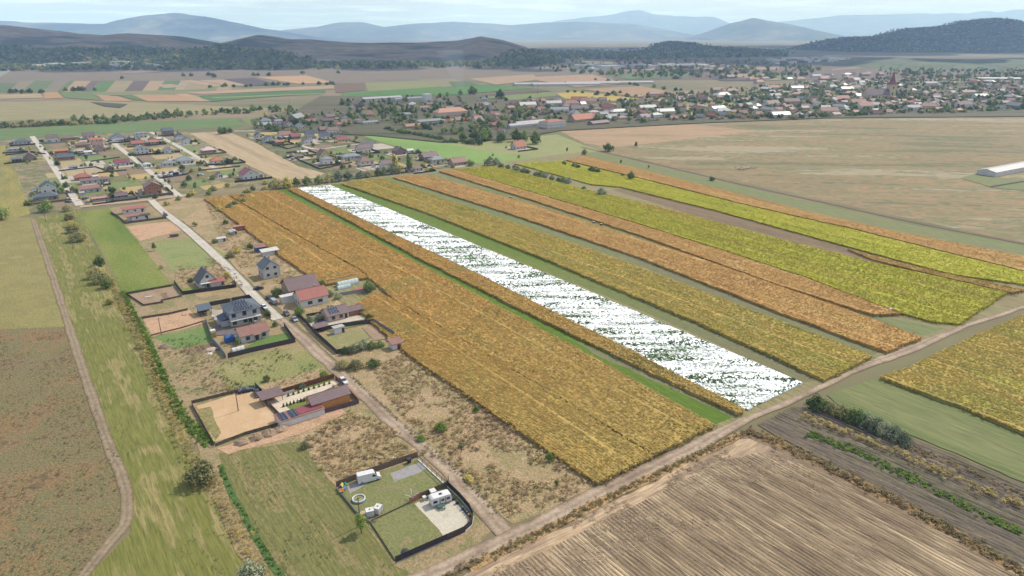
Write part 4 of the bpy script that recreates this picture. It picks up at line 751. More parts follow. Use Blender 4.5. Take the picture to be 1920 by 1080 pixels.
def walls_mb(L, W, e, top, typ):
    b = MB(); x, y = L/2, W/2
    if typ == 'gable':
        b.mesh([(-x,-y,-.3),(x,-y,-.3),(x,y,-.3),(-x,y,-.3),(-x,-y,e),(x,-y,e),(x,y,e),(-x,y,e),(-x,0,top-.06),(x,0,top-.06)],
               [(0,1,5,4),(2,3,7,6),(1,2,6,9,5),(3,0,4,8,7),(4,5,9,8),(6,7,8,9)])
    elif typ == 'pent':
        b.mesh([(-x,-y,-.3),(x,-y,-.3),(x,y,-.3),(-x,y,-.3),(-x,-y,e),(x,-y,e),(x,y,top-.05),(-x,y,top-.05)], [(3,2,1,0),(4,5,6,7),(0,1,5,4),(1,2,6,5),(2,3,7,6),(3,0,4,7)])
    else: b.box(-x, -y, -.3, x, y, e)
    return b
def roof_mb(L, W, e, top, typ, ov=.45, th=.16):
    b = MB(); x = L/2+ov; y = W/2+ov
    if typ == 'gable':
        sl_ = (top-e)/(W/2); ze = e - ov*sl_
        for sg in (-1, 1):
            p = [(-x, sg*y, ze), (x, sg*y, ze), (x, 0, top), (-x, 0, top)]; q = [(a, c, d+th) for a, c, d in p]; pts = p+q
            b.mesh(pts, [(4,5,6,7) if sg < 0 else (7,6,5,4), (0,1,5,4), (1,2,6,5), (3,0,4,7), (3,2,1,0)])
        b.box(-x, -.12, top+th-.06, x, .12, top+th+.05)
    elif typ == 'hip':
        rx = max(.05, L/2 - W/2); ze = e
        lo = [(-x,-y,ze),(x,-y,ze),(x,y,ze),(-x,y,ze)]; hi = [(a, c, d+.14) for a, c, d in lo]; rg = [(-rx,0,top),(rx,0,top)]
        b.mesh(lo+hi+rg, [(3,2,1,0),(0,1,5,4),(1,2,6,5),(2,3,7,6),(3,0,4,7),(4,5,9,8),(5,6,9),(6,7,8,9),(7,4,8)])
    elif typ == 'pent':
        sl_ = (top-e)/W; p = [(-x,-y,e-ov*sl_),(x,-y,e-ov*sl_),(x,y,top+ov*sl_),(-x,y,top+ov*sl_)]
        b.mesh(p+[(a, c, d+th) for a, c, d in p], [(3,2,1,0),(4,5,6,7),(0,1,5,4),(1,2,6,5),(2,3,7,6),(3,0,4,7)])
    else: b.box(-x+ov-.15, -y+ov-.15, e, x-ov+.15, y-ov+.15, e+.22)
    return b
HOUSES = []
def house(px, py, ax, L, W, e, top, typ, wm, rm, label, cat='house', group=None, wins=1, chim=True, door=True, name='house', fr=None, xy=None, ov=.45):
    X, Y = xy or g(px, py); rz = A_ if ax == 'a' else (B_ if ax == 'b' else R(ax))
    h = thing(name, label, cat, (X, Y, 0), rz, group); HOUSES.append((X, Y, max(L, W)/2))
    obj("wall", walls_mb(L, W, e, top, typ).data("wall", wm), h); ro = obj("roof", roof_mb(L, W, e, top, typ, ov).data("roof", rm), h)
    if chim and typ in ('gable', 'hip'):
        c = MB(); cx, cy = L*random.choice((-.25, .2)), W*.14; c.box(cx-.3, cy-.3, e+(top-e)*.45, cx+.3, cy+.3, top+.7); c.box(cx-.38, cy-.38, top+.7, cx+.38, cy+.38, top+.82); obj("chimney", c.data("chimney", m_chim), ro)
    if wins:
        sides = [('-y', L), ('+x', W), ('-x', W)] if wins == 1 else [('-y', L), ('+x', W), ('-x', W), ('+y', L)]
        for st in range(2 if e > 4.6 else 1):
            for sd, ln in sides:
                n = max(1, int(ln/3.4))
                for i in range(n):
                    put_window(h, sd, -ln/2 + ln*(i+.5)/n + (.35 if sd == '-y' else 0), .95+2.75*st, 1.25, 1.3, L, W, fr)
        if typ == 'gable' and top-e > 2.6:
            for sd in ('+x', '-x'): put_window(h, sd, 0, e+.25, 1.0, 1.1, L, W, fr)
    if door: put_door(h, '-y' if ax == 'b' else '+x', (L if ax == 'b' else W)*.33, L, W)
    return h
PM = {}
def solar(h, L, W, e, top, x0, rows, cols, pw=1.0, ph=1.7, gap=.06, start=.35, typ='gable', rowgap=None):
    sl_ = math.atan2(top-e, W/2); k = (pw, ph)
    if k not in PM:
        b = MB(); b.box(-pw/2, 0, 0, pw/2, ph, .05, 0); b.box(-pw/2+.04, .04, .05, pw/2-.04, ph/2-.02, .06, 1); b.box(-pw/2+.04, ph/2+.02, .05, pw/2-.04, ph-.04, .06, 1); PM[k] = b.data("solar_panel", [m_alu, m_panel])
    for r_ in range(rows):
        for c in range(cols):
            d = start + r_*(ph+(rowgap or gap)); y = -W/2 + d*math.cos(sl_); z = e + d*math.sin(sl_) + .24
            o = obj("solar_panel", PM[k], h, (x0 + c*(pw+gap), y, z)); o.rotation_euler = (sl_, 0, 0)

# ---- houses along the dirt road, near
h = house(387,533,'a',8.4,7.6,2.6,7.2,'gable',w_white,r_dark,"steep roofed white house behind the black fence",wins=0,door=False)
for ps, z, w_, hh in ((0,4.2,1.3,1.3),(2.1,1.1,1.3,1.3),(-2.0,1.1,1.3,1.3)): put_window(h,'+x',ps,z,w_,hh,8.4,7.6,m_framed)
b = MB(); b.box(4.3,-3.4,2.3,6.2,.8,2.45); [b.box(5.9,y,0,6.05,y+.15,2.3) for y in (-3.3,-1.4,.5)]; obj("porch", b.data("porch", w_white), h); put_door(h,'+x',-.6,8.4,7.6,m_glass,1.6,2.1)
house(407,534,'b',6,4.2,2.1,3.2,'gable',w_lgrey,r_red,"low garage with orange red roof beside the steep white house",'garage',wins=0,chim=False,name='garage')
h = house(506,517,'a',8,7.6,5.2,8.3,'gable',w_lgrey,r_slate,"unfinished grey two storey house standing alone on bare ground",wins=0,door=False)
for ps, z in ((1.6,1.2),(1.6,4.4),(-1.8,1.2),(-1.8,4.4)): put_window(h,'+x',ps,z,1.3,1.2,8,7.6,m_framed)
for ps in (-2,1.5): put_window(h,'-y',ps,1.2,1.0,1.3,8,7.6,m_framed)
h = house(563,545,'b',12.5,11,3.2,6.6,'gable',w_tan,r_mauve,"large tan house under a broad mauve brown roof",wins=0,door=False,ov=.7)
for ps in (-3.6,-.6,1.8): put_window(h,'-y',ps,.7,1.5,1.8,12.5,11,m_framed)
put_door(h,'-y',4.2,12.5,11,m_door,1.6,2.2)
h = house(584,567,'b',11.5,8.4,3.6,6.4,'gable',w_white,r_red,"white house with red brown roof next to the greenhouse garden",wins=0,door=False)
for ps in (-2,2.4): put_window(h,'-y',ps,1.0,2.0,1.4,11.5,8.4,m_framed)
for ps in (-1.5,1.5): put_window(h,'-x',ps,1.0,1.2,1.3,11.5,8.4)
h = house(629,595,'b',8.6,7.4,2.7,4.7,'gable',w_pink,r_mauve,"pink house with a block of solar panels on its mauve roof",wins=0,door=False)
for ps in (-2.2,1): put_window(h,'-y',ps,.9,1.4,1.3,8.6,7.4,m_framed)
put_door(h,'-y',3,8.6,7.4,m_framed,1.0,2.1); solar(h,8.6,7.4,2.7,4.7,-2.9,2,4,.95,1.5,start=.6)
h = house(664,588,'b',5.4,4.6,2.4,3.4,'gable',w_brick,r_mauve,"brick garden pavilion behind the pink solar house",'pavilion',wins=0,chim=False,name='pavilion')
h = house(455,600,'b',11.4,10.4,5.8,8.8,'hip',w_grey,r_slate,"grey two storey hip roofed house covered in solar panels",wins=0,door=False,ov=.6)
for st in (0,1):
    for ps in (-4.2,-.2,3.6): put_window(h,'-y',ps,.9+2.9*st,1.5,1.5 if ps != -.2 else 1.9,11.4,10.4,m_framed)
    for ps in (-3,0,3): put_window(h,'-x',ps,.9+2.9*st,1.1,1.4,11.4,10.4,m_framed)
for r_ in range(3): solar(h,11.4,10.4+1.2,5.8,8.8+.1,-3.4+r_*.75,1,int(7-r_*1.5),.98,1.55,.04,.55+r_*1.75)
b = MB(); b.box(-5.7,-6.6,2.75,5.7,-5.22,2.95); obj("balcony", b.data("balcony", w_lgrey), h); put_door(h,'-y',1.6,11.4,10.4,m_framed,1.4,2.1)
b = MB(); b.box(-8.6,-3.4,-.2,-5.75,3.0,2.7); ann = obj("annex", b.data("annex", w_grey), h); b = MB(); b.poly([(-8.9,-3.7,2.72),(-5.72,-3.7,3.6),(-5.72,3.3,3.6),(-8.9,3.3,2.72)]); b.poly([(-8.9,-3.7,2.72),(-5.72,-3.7,2.72),(-5.72,-3.7,3.6)]); obj("roof", b.data("roof", r_blue), ann)
h = house(474,632,'b',10,7.2,2.9,4.9,'gable',w_lgrey,r_rust,"grey garden house with rust mauve roof behind the dark fence",wins=0,door=False)
for ps in (-2.6,3.2): put_window(h,'-y',ps,.9,1.4,1.3,10,7.2,m_framed)
put_door(h,'-y',.6,10,7.2,m_framed,1.3,2.1)
b = MB(); b.mesh([(-.8,-5.0,2.55),(2.1,-5.0,2.55),(2.1,-3.4,2.95),(-.8,-3.4,2.95),(-.8,-5.0,2.65),(2.1,-5.0,2.65),(2.1,-3.4,3.05),(-.8,-3.4,3.05)],[(3,2,1,0),(4,5,6,7),(0,1,5,4),(1,2,6,5),(2,3,7,6),(3,0,4,7)]); [b.box(x,-4.95,0,x+.12,-4.83,2.56) for x in (-.7,1.9)]; obj("porch", b.data("porch", r_rust), h)
def pavilion(px, py, L, W, e, top, rm, pm, label, ax='b', back=None):
    X, Y = g(px, py); t = thing("pavilion", label, "pavilion", (X, Y, 0), A_ if ax == 'a' else B_)
    ro = obj("roof", roof_mb(L, W, e, top, 'pent', .4).data("roof", rm), t)
    for x in (-L/2+.2, 0, L/2-.2):
        for y in (-W/2+.2, W/2-.2):
            b = MB(); b.box(x-.08, y-.08, 0, x+.08, y+.08, e+(top-e)*(y+W/2)/W); obj("post", b.data("post", pm), t)
    if back: b = MB(); b.box(-L/2+.3, W/2-.12, 0, L/2-.3, W/2-.02, e*.95); obj("back_wall", b.data("back_wall", back), t)
    b = MB(); b.box(-.9, -.5, .7, .9, .5, .76); [b.box(x, y, 0, x+.08, y+.08, .7) for x in (-.8, .72) for y in (-.42, .34)]; obj("table", b.data("table", pm), t)
    return t
pavilion(384,588,4.6,5.2,2.5,3.1,r_slate,w_dark,"dark pavilion with tilted blue grey roof at the garden corner",'b',w_dark)
pavilion(509,752,6.2,4.0,2.3,2.9,r_mauve,P("post_orange",T(196,110,60)),"open wooden pavilion with mauve roof beside the sand yard",'b',w_orange)
pavilion(602,620,4.6,2.6,2.0,2.5,r_mauve,w_dark,"low mauve roofed shelter beside the fenced lawn",'b',w_dark)
# orange house, its terrace block with solar panels
h = house(616,757,'b',11.6,5.4,3.0,4.5,'gable',w_orange,r_mauve,"bright orange house with plain mauve roof",wins=0,door=False)
put_window(h,'+x',.6,1.0,1.2,1.2,11.6,5.4); put_door(h,'-x',-.8,11.6,5.4,m_frame,1.0,2.1); put_window(h,'-x',1.2,1,1.0,1.1,11.6,5.4)
X, Y = g(563,784); h = thing("terrace_block", "white walled flat terrace block carrying solar panels beside the orange house", "outbuilding", (X, Y, 0), B_)
b = MB(); b.box(-6.6,-2.4,-.2,6.6,2.6,2.0); obj("wall", b.data("wall", w_white), h); b = MB(); b.box(-6.8,-2.6,2.0,6.8,2.8,2.14); obj("roof", b.data("roof", r_rust), h)
b = MB(); b.box(-.6,-1.6,2.14,6.4,2.4,2.3); obj("terrace_deck", b.data("terrace_deck", r_crim), h)
b = MB(); b.box(-.5,0,0,.5,1.05,.05,0); b.box(-.47,.03,.05,.47,1.02,.06,1); sp = b.data("solar_panel", [m_alu, m_panel])
for bx in (-5.9, -3.0):
    for r_ in range(4):
        for c in range(2):
            o = obj("solar_panel", sp, h, (bx+.5+c*1.05, -2.1+r_*1.12, 2.2)); o.rotation_euler = (.2, 0, 0)
# small buildings near
h = house(742,652,'b',3.8,3.4,2.4,2.9,'pent',w_white,r_rust,"small white shed with rusty roof at the corn edge",'shed',wins=0,door=False,name='shed'); put_door(h,'-y',.5,3.8,3.4,P("door_red",T(150,60,58)),1.3,1.9)
h = house(541,566,'b',6.4,2.9,2.9,3.0,'flat',w_white,r_white,"white box shaped annex beside the red roofed house",'annex',wins=0,chim=False,door=False,name='annex')
h = house(635,624,'b',4.0,2.6,2.5,2.6,'flat',w_white,r_pale,"small white cabin beside the fenced lawn",'cabin',wins=0,chim=False,name='cabin')
h = house(488,471,'b',5,3.6,2.6,3.2,'pent',w_blue,r_rust,"shed with bright blue wall near the corn",'shed',wins=0,chim=False,name='shed'); h = house(506,477,'b',8,3.4,2.2,2.7,'pent',w_lgrey,r_white,"low shed with white sheet roof behind the blue one",'shed',wins=0,chim=False,name='shed')
house(449,432,'b',6,2.5,2.6,2.7,'flat',P("container_red",T(176,104,84)),P("container_top",T(196,132,110)),"brick red container at the corner of the corn field",'container',wins=0,chim=False,door=False,name='shipping_container')
house(415,453,'b',4,2.6,2.2,2.6,'gable',w_white,r_white,"tiny white shed by the concrete road",'shed',wins=0,chim=False,name='shed'); house(437,438,'a',5,3,1.6,2.0,'gable',w_grey,r_pale,"low greenhouse with pale cover before the red container",'shed',wins=0,chim=False,name='shed')
house(252,398,'b',13,4.2,2.7,3.5,'pent',w_white,r_red,"long barn with red roof in the enclosed yard",'barn',wins=1,chim=False,name='barn'); h = house(250,412,'b',6.4,3.4,2.5,3.1,'pent',w_lgrey,r_red,"short shed with red roof in front of the long barn",'shed',wins=0,chim=False,name='shed'); house(264,411,'b',10,3.4,2.4,2.7,'pent',w_white,w_dark,"white stable with dark roof in the enclosed yard",'stable',wins=1,chim=False,name='stable')
# plots and yards behind the houses
Y_ = [M("yard_lawn", [T(108,132,70), T(130,140,80)], .2, fine=1, fa=.25), M("yard_dry", [T(168,150,104), T(182,160,116)], .2, fine=1, fa=.25), M("yard_soil", [T(134,112,90), T(150,126,100)], .2, fine=1, fa=.25), M("yard_paved", [T(178,166,150), T(190,178,162)], .2, fine=1, fa=.15), M("yard_kitchen", [T(92,110,60), T(130,120,76), T(108,118,66)], .4, fine=1.2, fa=.35), M("yard_hay", [T(188,160,96), T(176,150,92)], .2, fine=1, fa=.2)]
def parcels(poly, da, db, prob, name="garden_plot", zz=.16):
    q = G(poly); A = np.array([ab(p) for p in q]); lo, hi = A.min(0), A.max(0); qa = np.array(q); a = lo[0]; k = 0
    while a < hi[0]:
        w_ = da*random.uniform(.7, 1.2); b_ = lo[1]
        while b_ < hi[1]:
            d_ = db*random.uniform(.6, 1.3); c = [unab(a+.6, b_+.6), unab(a+w_, b_+.6), unab(a+w_, b_+d_), unab(a+.6, b_+d_)]
            if random.random() < prob and inside(qa, np.array(c)).all(): k += 1; sheet(name, c, random.choice(Y_), zz, True, .4)
            b_ += d_
        a += w_
parcels([(10,276),(250,250),(345,250),(465,314),(520,338),(380,362),(150,388),(60,398)], 24, 20, .75)
parcels([(450,246),(640,240),(700,264),(800,292),(880,306),(790,322),(660,336),(560,310),(500,280)], 24, 20, .75)
parcels([(300,400),(345,424),(440,514),(515,596),(500,610),(420,560),(350,480)], 18, 14, .5)
parcels([(390,380),(445,380),(520,470),(600,540),(560,560),(480,520),(420,460)], 18, 16, .7)
YARDS, HLAB = [], []
def short(t, most=11):
    w_ = t.split()
    while len(w_) > most:
        k = max([i for i, x in enumerate(w_) if x in ('beside','at','near','next','before','behind','in','on','of','along','under','with','from')] or [most]); w_ = w_[:k]
    return " ".join(w_)
def yard(h, L, W, label):
    HLAB.append((h.location.x, h.location.y, label)); label = short(label)
    if random.random() < .62: YARDS.append((h, L, W, label))
    X, Y = h.location.x, h.location.y; a, b_ = ab((X, Y)); ra, rb = L*.5+random.uniform(3,7), W*.5+random.uniform(3,7)
    c = [unab(a-ra, b_-rb), unab(a+ra*random.uniform(.7,1.2), b_-rb), unab(a+ra, b_+rb), unab(a-ra, b_+rb*random.uniform(.8,1.1))]; LAY[0] += .0003
    sheet("yard", c, random.choice([Y_[0], Y_[3], Y_[3], Y_[4], Y_[1]]), .2+LAY[0]*.05, True, .3)
    for k in range(random.choice((2,3,4))):
        sa, sb = random.choice(((-1,-1),(-1,1),(1,1),(1,-1))); x, y = unab(a+sa*ra*random.uniform(.75,1.1), b_+sb*rb*random.uniform(.75,1.1))
        tree_at(x, y, random.uniform(1.6,4.2), random.choice(('bush','bush','tall','conifer')), random.choice(('dark','mid','mid','olive','grey')), "shrub by the "+label, 'shrub', "shrubs by the "+label, 1, .9, 'garden_shrub')
    for k in range(random.choice((0,1,2))):          # sheds, woodpiles and garden boxes
        x, y = unab(a+ra*random.uniform(-.9,.9), b_+random.choice((-1,1))*rb*random.uniform(.7,.95)); s_ = random.uniform(2,4)
        house(0, 0, random.choice('ab'), s_*1.3, s_, 2.1, 2.8, random.choice(('gable','pent')), random.choice((w_white,w_dark,w_grey,w_taupe,w_brick)), random.choice((r_pale,r_grey,r_brown,r_slate,r_white)), "shed by the "+label, 'shed', "yard sheds by the "+label, 0, False, False, 'shed', None, (x, y), .2)
# ---- left village
LV = [(42,270,'b',15,9,2.8,5,'hip',w_grey,r_slate,"long slate roofed house at the left end of the village"),(57,300,'a',9,10,2.8,7,'gable',w_taupe,r_brown,"taupe gabled house with brown roof beside the left street"),(92,360,'a',9,9.5,4.6,7.6,'gable',w_white,r_blue,"white house with blue dormer roof at the lower end of the left street"),(87,374,'b',14,8.5,2.7,4.8,'hip',w_taupe,r_slate,"low hip roofed house in front of the blue dormer house"),
(99,266,'b',10,8,4.6,7.2,'gable',w_white,r_mauve,"white house under a mauve roof at the top of the left street"),(129,263,'b',13,9,2.8,5.2,'hip',w_taupe,r_brown,"brown hip roofed bungalow second along the far row"),(167,259,'b',11,8,2.9,6,'gable',w_lgrey,r_mauve,"grey house with mauve roof third along the far row"),(180,266,'b',12,6.5,2.7,4.4,'gable',w_white,r_orange,"long house with bright orange roof in the far row"),
(116,287,'b',11,6,2.4,3.4,'pent',w_brick,r_orange,"long shed under a flat orange roof by the left street"),(124,299,'b',13,8,2.8,5,'gable',w_brick,r_slate,"brick house with slate roof in front of the orange shed"),(155,276,'b',12,9,2.8,5.4,'hip',w_taupe,r_brown,"brown hip roofed house in the second row"),(188,283,'a',11,9,2.8,6.2,'gable',w_tan,r_brown,"tan gabled house with brown roof in the second row"),(184,276,'b',9,8,2.8,5.8,'gable',w_taupe,r_brown,"brown house touching the tan gabled one"),
(229,310,'b',11,7,3.0,5.4,'gable',w_lgrey,r_crim,"grey house with shining crimson roof by the middle street"),(207,319,'a',5,5,2.4,3.6,'gable',w_mauve,r_mauve,"small mauve shed below the crimson roof"),(156,337,'b',11,8,2.6,5.2,'hip',w_brick,r_red,"low house with wide red roof behind the dark tree"),(178,343,'b',18,5,2.6,3.4,'pent',w_grey,r_mauve,"very long grey outbuilding with mauve roof"),(170,360,'b',12,7,3.0,4.2,'pent',w_grey,r_rust,"grey house with nearly flat rusty roof near the cross street"),
(190,376,'b',10,3,1.9,2.3,'pent',w_mauve,P("roof_pink",T(198,140,128)),"long low shed with pink roof along the cross street"),(228,372,'b',7.5,5,2.5,4,'gable',w_mauve,r_mauve,"square mauve roofed outbuilding by the cross street"),(221,262,'a',12,13,3.2,6.6,'gable',w_white,r_slate,"big white gabled house at the top of the middle street"),(264,258,'b',12,8,5,6.4,'hip',w_lgrey,r_grey,"pale grey flat looking house in the far row"),(243,264,'a',7,7,2.4,4.4,'gable',w_mauve,r_mauve,"dark mauve cottage next to the big white gable"),
(258,273,'b',11,7,2.7,5.2,'gable',w_tan,r_red,"house with weathered orange red roof in the middle gardens"),(266,288,'a',10,11,4.8,7.6,'gable',w_white,r_grey,"white two storey house with grey roof beside the middle street"),(286,266,'a',8,7,2.7,5.2,'gable',w_lgrey,r_mauve,"small grey gable behind the orange red roof"),(289,270,'b',8,5,2.4,3.4,'pent',w_tan,r_orange,"garden house with light orange roof"),(316,286,'a',10,9,2.8,5.4,'gable',w_white,r_grey,"white bungalow with grey roof in the middle gardens"),
(346,306,'b',14,11,3.0,6.2,'hip',w_white,r_grey,"large grey hip roofed villa beside the right street"),(316,311,'b',11,6,2.6,4.6,'hip',w_white,r_grey,"low grey roofed pool house beside the hip roofed villa"),(276,313,'b',5,5,2.6,4,'hip',w_white,r_white,"small white pavilion on the villa corner"),(315,253,'b',11,9,5,7.6,'gable',w_taupe,r_slate,"tall slate roofed house at the top of the right street"),(337,264,'a',9,9,4.6,7.2,'gable',w_white,r_blue,"white house with dark roof on the right street"),
(351,270,'a',8,9,4.4,6.8,'gable',w_white,r_slate,"second white house with slate roof on the right street"),(391,286,'b',12,10,2.8,5.6,'hip',w_taupe,r_pinkw,"house with glaring pinkish metal roof on the field edge"),(407,306,'b',10,9,2.8,5.8,'hip',w_white,r_orange,"white house with bright orange hip roof on the field edge"),(429,305,'a',6,6,2.3,3.6,'gable',w_dark,r_dark,"dark shed beside the orange hip roof"),(411,333,'a',4.4,4.4,2.6,4.4,'gable',w_white,r_mauve,"tiny white cottage on the empty plot"),
(287,362,'a',10,10,5.6,8.4,'gable',w_brick,r_brown,"unplastered brick two storey house at the street corner"),(467,334,'a',13,12,4.0,7.6,'gable',w_white,r_crim,"large white barn house with maroon roof on the field edge"),(222,266,'b',10,4,2.4,3,'pent',w_grey,r_grey,"low grey outbuilding before the big white gable"),(148,287,'b',6,5,2.3,3.4,'gable',w_white,r_pale,"white garden shed in the second row"),(166,289,'b',6,4,2.2,3,'pent',w_white,r_white,"white sheet roofed shed in the second row"),(28,283,'b',12,4,2,2.4,'pent',w_grey,r_grey,"long low shed in front of the slate house"),(32,303,'b',7,5,2.4,3.2,'pent',w_dark,r_slate,"dark shed left of the taupe gable"),(138,317,'b',6,4,2.2,3,'pent',w_lgrey,r_grey,"small grey shed beside the left street")]
for r_ in LV: h = house(r_[0], r_[1], *r_[2:10], r_[10], 'house' if 'shed' not in r_[10] and 'outbuilding' not in r_[10] else 'shed', "houses of the new village quarter", name='house' if 'shed' not in r_[10] else 'shed', chim='shed' not in r_[10]); yard(h, r_[3], r_[4], r_[10])
# ---- middle village
MV = [(606,298,'a',9,9,4.4,8.6,'gable',w_yellow,r_brown,"yellow house with steep brown roof in the middle gardens"),(612,307,'b',9,8,4.6,6.4,'hip',w_white,r_grey,"white two storey house before the yellow one"),(657,298,'b',17,8,2.8,5,'hip',w_lgrey,r_grey,"long grey roofed bungalow behind the brown hip roof"),(684,307,'b',13,10,2.8,5.6,'hip',w_white,r_brown,"white bungalow with brown hip roof near the tree belt"),(724,315,'b',9,8,4,6.6,'gable',w_white,r_mauve,"white house with mauve roof right behind the poplars"),(682,285,'b',12,9,4.4,7.2,'gable',w_white,r_mauve,"large white house with mauve roof beside the grey panel wall"),
(748,289,'a',9,10,3.6,7,'gable',w_mauve,r_mauve,"mauve house with steep gable in the middle"),(534,258,'b',12,10,3.8,7,'gable',w_white,r_rust,"white house with red brown roof on the upper lane"),(504,267,'a',10,11,3.4,7,'gable',w_white,r_slate,"white gabled house with slate roof at the field corner"),(484,258,'a',7,7,3,5.4,'gable',w_lgrey,r_blue,"small house with dark blue roof at the field corner"),(553,260,'b',9,8,2.8,5.4,'gable',w_mauve,r_crim,"maroon roofed house beside the white one on the upper lane"),(576,269,'a',9,9,3.4,6.4,'gable',w_white,r_brown,"white gable facing the curved lane"),
(580,257,'b',8,8,4,7,'gable',w_lgrey,r_blue,"house with dark blue roof behind the white gable"),(608,260,'b',9,8,3.4,6.4,'gable',w_white,r_blue,"house with deep blue tiled roof"),(640,266,'b',11,9,2.8,5.6,'gable',w_yellow,r_crim,"yellow walled house under a bright red roof"),(624,250,'b',12,9,4.2,7,'gable',w_white,r_brown,"white two storey house with brown roof above the red one"),(606,247,'b',9,8,3,6,'gable',w_taupe,r_brown,"brown roofed house beside the two storey white one"),(540,238,'a',9,9,3.4,7,'gable',w_white,r_crim,"white gable with dark red roof among trees"),(563,241,'a',9,9,3,6.2,'gable',w_white,r_grey,"white gable with grey roof among trees"),
(522,234,'b',9,8,5,6.6,'gable',w_lgrey,r_grey,"grey two storey house half hidden by trees"),(586,228,'a',7,8,3,7,'gable',w_tan,r_red,"narrow red roofed house among trees"),(619,222,'b',12,9,3,6.4,'gable',w_lgrey,r_mauve,"mauve roofed house behind the trees"),(645,224,'a',9,9,3,6.6,'gable',w_white,r_slate,"white gable at the end of the upper green field"),(673,231,'a',8,8,4.4,5.6,'hip',w_white,r_rust,"white square house beside the long white hall"),(694,233,'b',20,7,3.0,4.6,'gable',w_white,r_grey,"long white hall at the corner of the green field"),
(804,299,'b',15,10,3.4,6.6,'gable',w_taupe,r_mauve,"broad mauve roofed house before the green field"),(818,304,'b',13,8,2.8,5.4,'hip',w_lgrey,r_grey,"pale house with grey roof beside the broad mauve one"),(858,309,'b',14,9,3,6.2,'gable',w_tan,r_rust,"brown roofed house at the right end of the middle gardens"),(768,286,'b',6,5,2.4,3.6,'gable',w_white,r_white,"small white hut beside the steep mauve house"),(783,320,'b',7,5,2.2,3.2,'pent',w_white,r_brown,"low brown roofed shed at the tree belt"),(568,289,'b',9,5,2.3,3,'pent',w_lgrey,r_white,"white roofed shed in the hedged garden"),(560,297,'b',8,5,2.2,3,'pent',w_taupe,r_brown,"brown shed in the hedged garden"),(524,270,'b',8,5,2.3,3.2,'pent',w_brick,r_red,"small brick red outbuilding before the white gable"),
(972,279,'b',13,9,3,8,'gable',w_lgrey,r_orange,"lone grey house with steep orange roof on the pasture"),(845,222,'b',46,14,9,14,'hip',w_pink,P("roof_school",T(206,150,120)),"long pink three storey building with orange hip roof"),(803,233,'b',34,20,5,6.4,'gable',w_grey,r_grey,"wide grey industrial shed beside the pink building"),(776,240,'b',24,9,3,5.4,'gable',w_tan,P("roof_tan",T(184,136,112)),"long low house with tan roof under the trees"),(801,193,'b',12,12,14,14.5,'flat',w_white,r_white,"tall white factory block above the trees"),(716,190,'b',70,14,6,8,'gable',w_white,r_pale,"long white factory row above the trees"),
(770,190,'b',60,12,5,7,'gable',w_lgrey,r_grey,"long grey factory hall beside the white block"),(995,235,'b',46,9,4,6,'gable',w_white,r_pale,"upper long white barn with pale roof"),(980,239,'b',42,8,4,5.6,'gable',w_white,r_pale,"lower long white barn with pale roof"),(1036,240,'b',28,16,8,10.5,'hip',w_white,r_red,"white three storey building with dark red roof"),(1090,228,'b',34,14,4,10,'gable',w_tan,r_orange,"big old barn with steep orange roof"),(1122,234,'b',28,10,3,5.4,'gable',w_mauve,r_mauve,"long dark mauve barn on the village edge"),(1206,226,'b',15,12,5,8.6,'gable',w_pink,P("roof_violet",T(170,150,166)),"pinkish house with violet roof near the field"),(1228,222,'b',20,10,5,7.6,'hip',w_white,r_pale,"white house with pale roof near the small green field"),(1115,222,'a',10,11,4,8,'gable',w_white,P("roof_rose",T(214,150,148)),"house with rose coloured roof beside the old barn"),(941,250,'a',8,9,3,6.4,'gable',w_white,r_rust,"small house with a brown gable under the tall trees")]
for r_ in MV: h = house(r_[0], r_[1], *r_[2:10], r_[10], 'house' if 'house' in r_[10] or 'gable' in r_[10] or 'bungalow' in r_[10] else 'building', "houses of the middle village", name='house' if r_[3] < 20 else 'building', wins=1); (yard(h, r_[3], r_[4], r_[10]) if r_[3] < 20 else None)
X, Y = g(677,281); t = thing("panel_wall", "tall grey panel wall behind the large white house", "wall", (X+3, Y+14, 0), B_); b = MB(); b.box(-7,-.1,0,7,.1,6); obj("panel", b.data("panel", w_grey), t)
X, Y = g(848,229); t = thing("market_tent", "rows of orange and white market tents below the pink building", "tent", (X, Y, 0), B_)
for i in range(7):
    b = MB(); x = -18+i*6; b.mesh([(x-2.8,-5,2.4),(x+2.8,-5,2.4),(x+2.8,5,2.4),(x-2.8,5,2.4),(x,-5,4.6),(x,5,4.6),(x-2.8,-5,0),(x+2.8,-5,0)],[(0,1,4),(1,2,5,4),(3,0,4,5),(2,3,5),(6,7,1,0)]); obj("canopy", b.data("canopy", P("tent_orange",T(232,104,64)) if i % 2 == 0 else w_cream), t)
# the church
X, Y = g(1640,187); t = thing("church", "old church with dark nave roof and red pointed spire", "church", (X, Y, 0), R(8))
obj("nave", walls_mb(42,16,9,18,'gable').data("nave", w_cream), t); obj("roof", roof_mb(42,16,9,18,'gable',.6,.3).data("roof", r_mauve), t)
b = MB(); b.box(22,-5.5,-.3,33,5.5,25); tw = obj("tower", b.data("tower", w_cream), t); b = MB(); b.mesh([(21.4,-6.1,25),(33.6,-6.1,25),(33.6,6.1,25),(21.4,6.1,25),(24.4,-3,30),(30.6,-3,30),(30.6,3,30),(24.4,3,30),(27.5,0,46)],[(3,2,1,0),(0,1,5,4),(1,2,6,5),(2,3,7,6),(3,0,4,7),(4,5,8),(5,6,8),(6,7,8),(7,4,8)]); obj("spire", b.data("spire", r_crim), tw)
for i in range(6):
    b = MB(); x = -17+i*6.6; b.box(x-.7,-8.12,2.5,x+.7,-7.98,7); obj("window", b.data("window", m_glass), t)
for z in (8,18): b = MB(); b.box(26.4,-5.62,z,28.6,-5.48,z+4); obj("window", b.data("window", m_glass), tw)
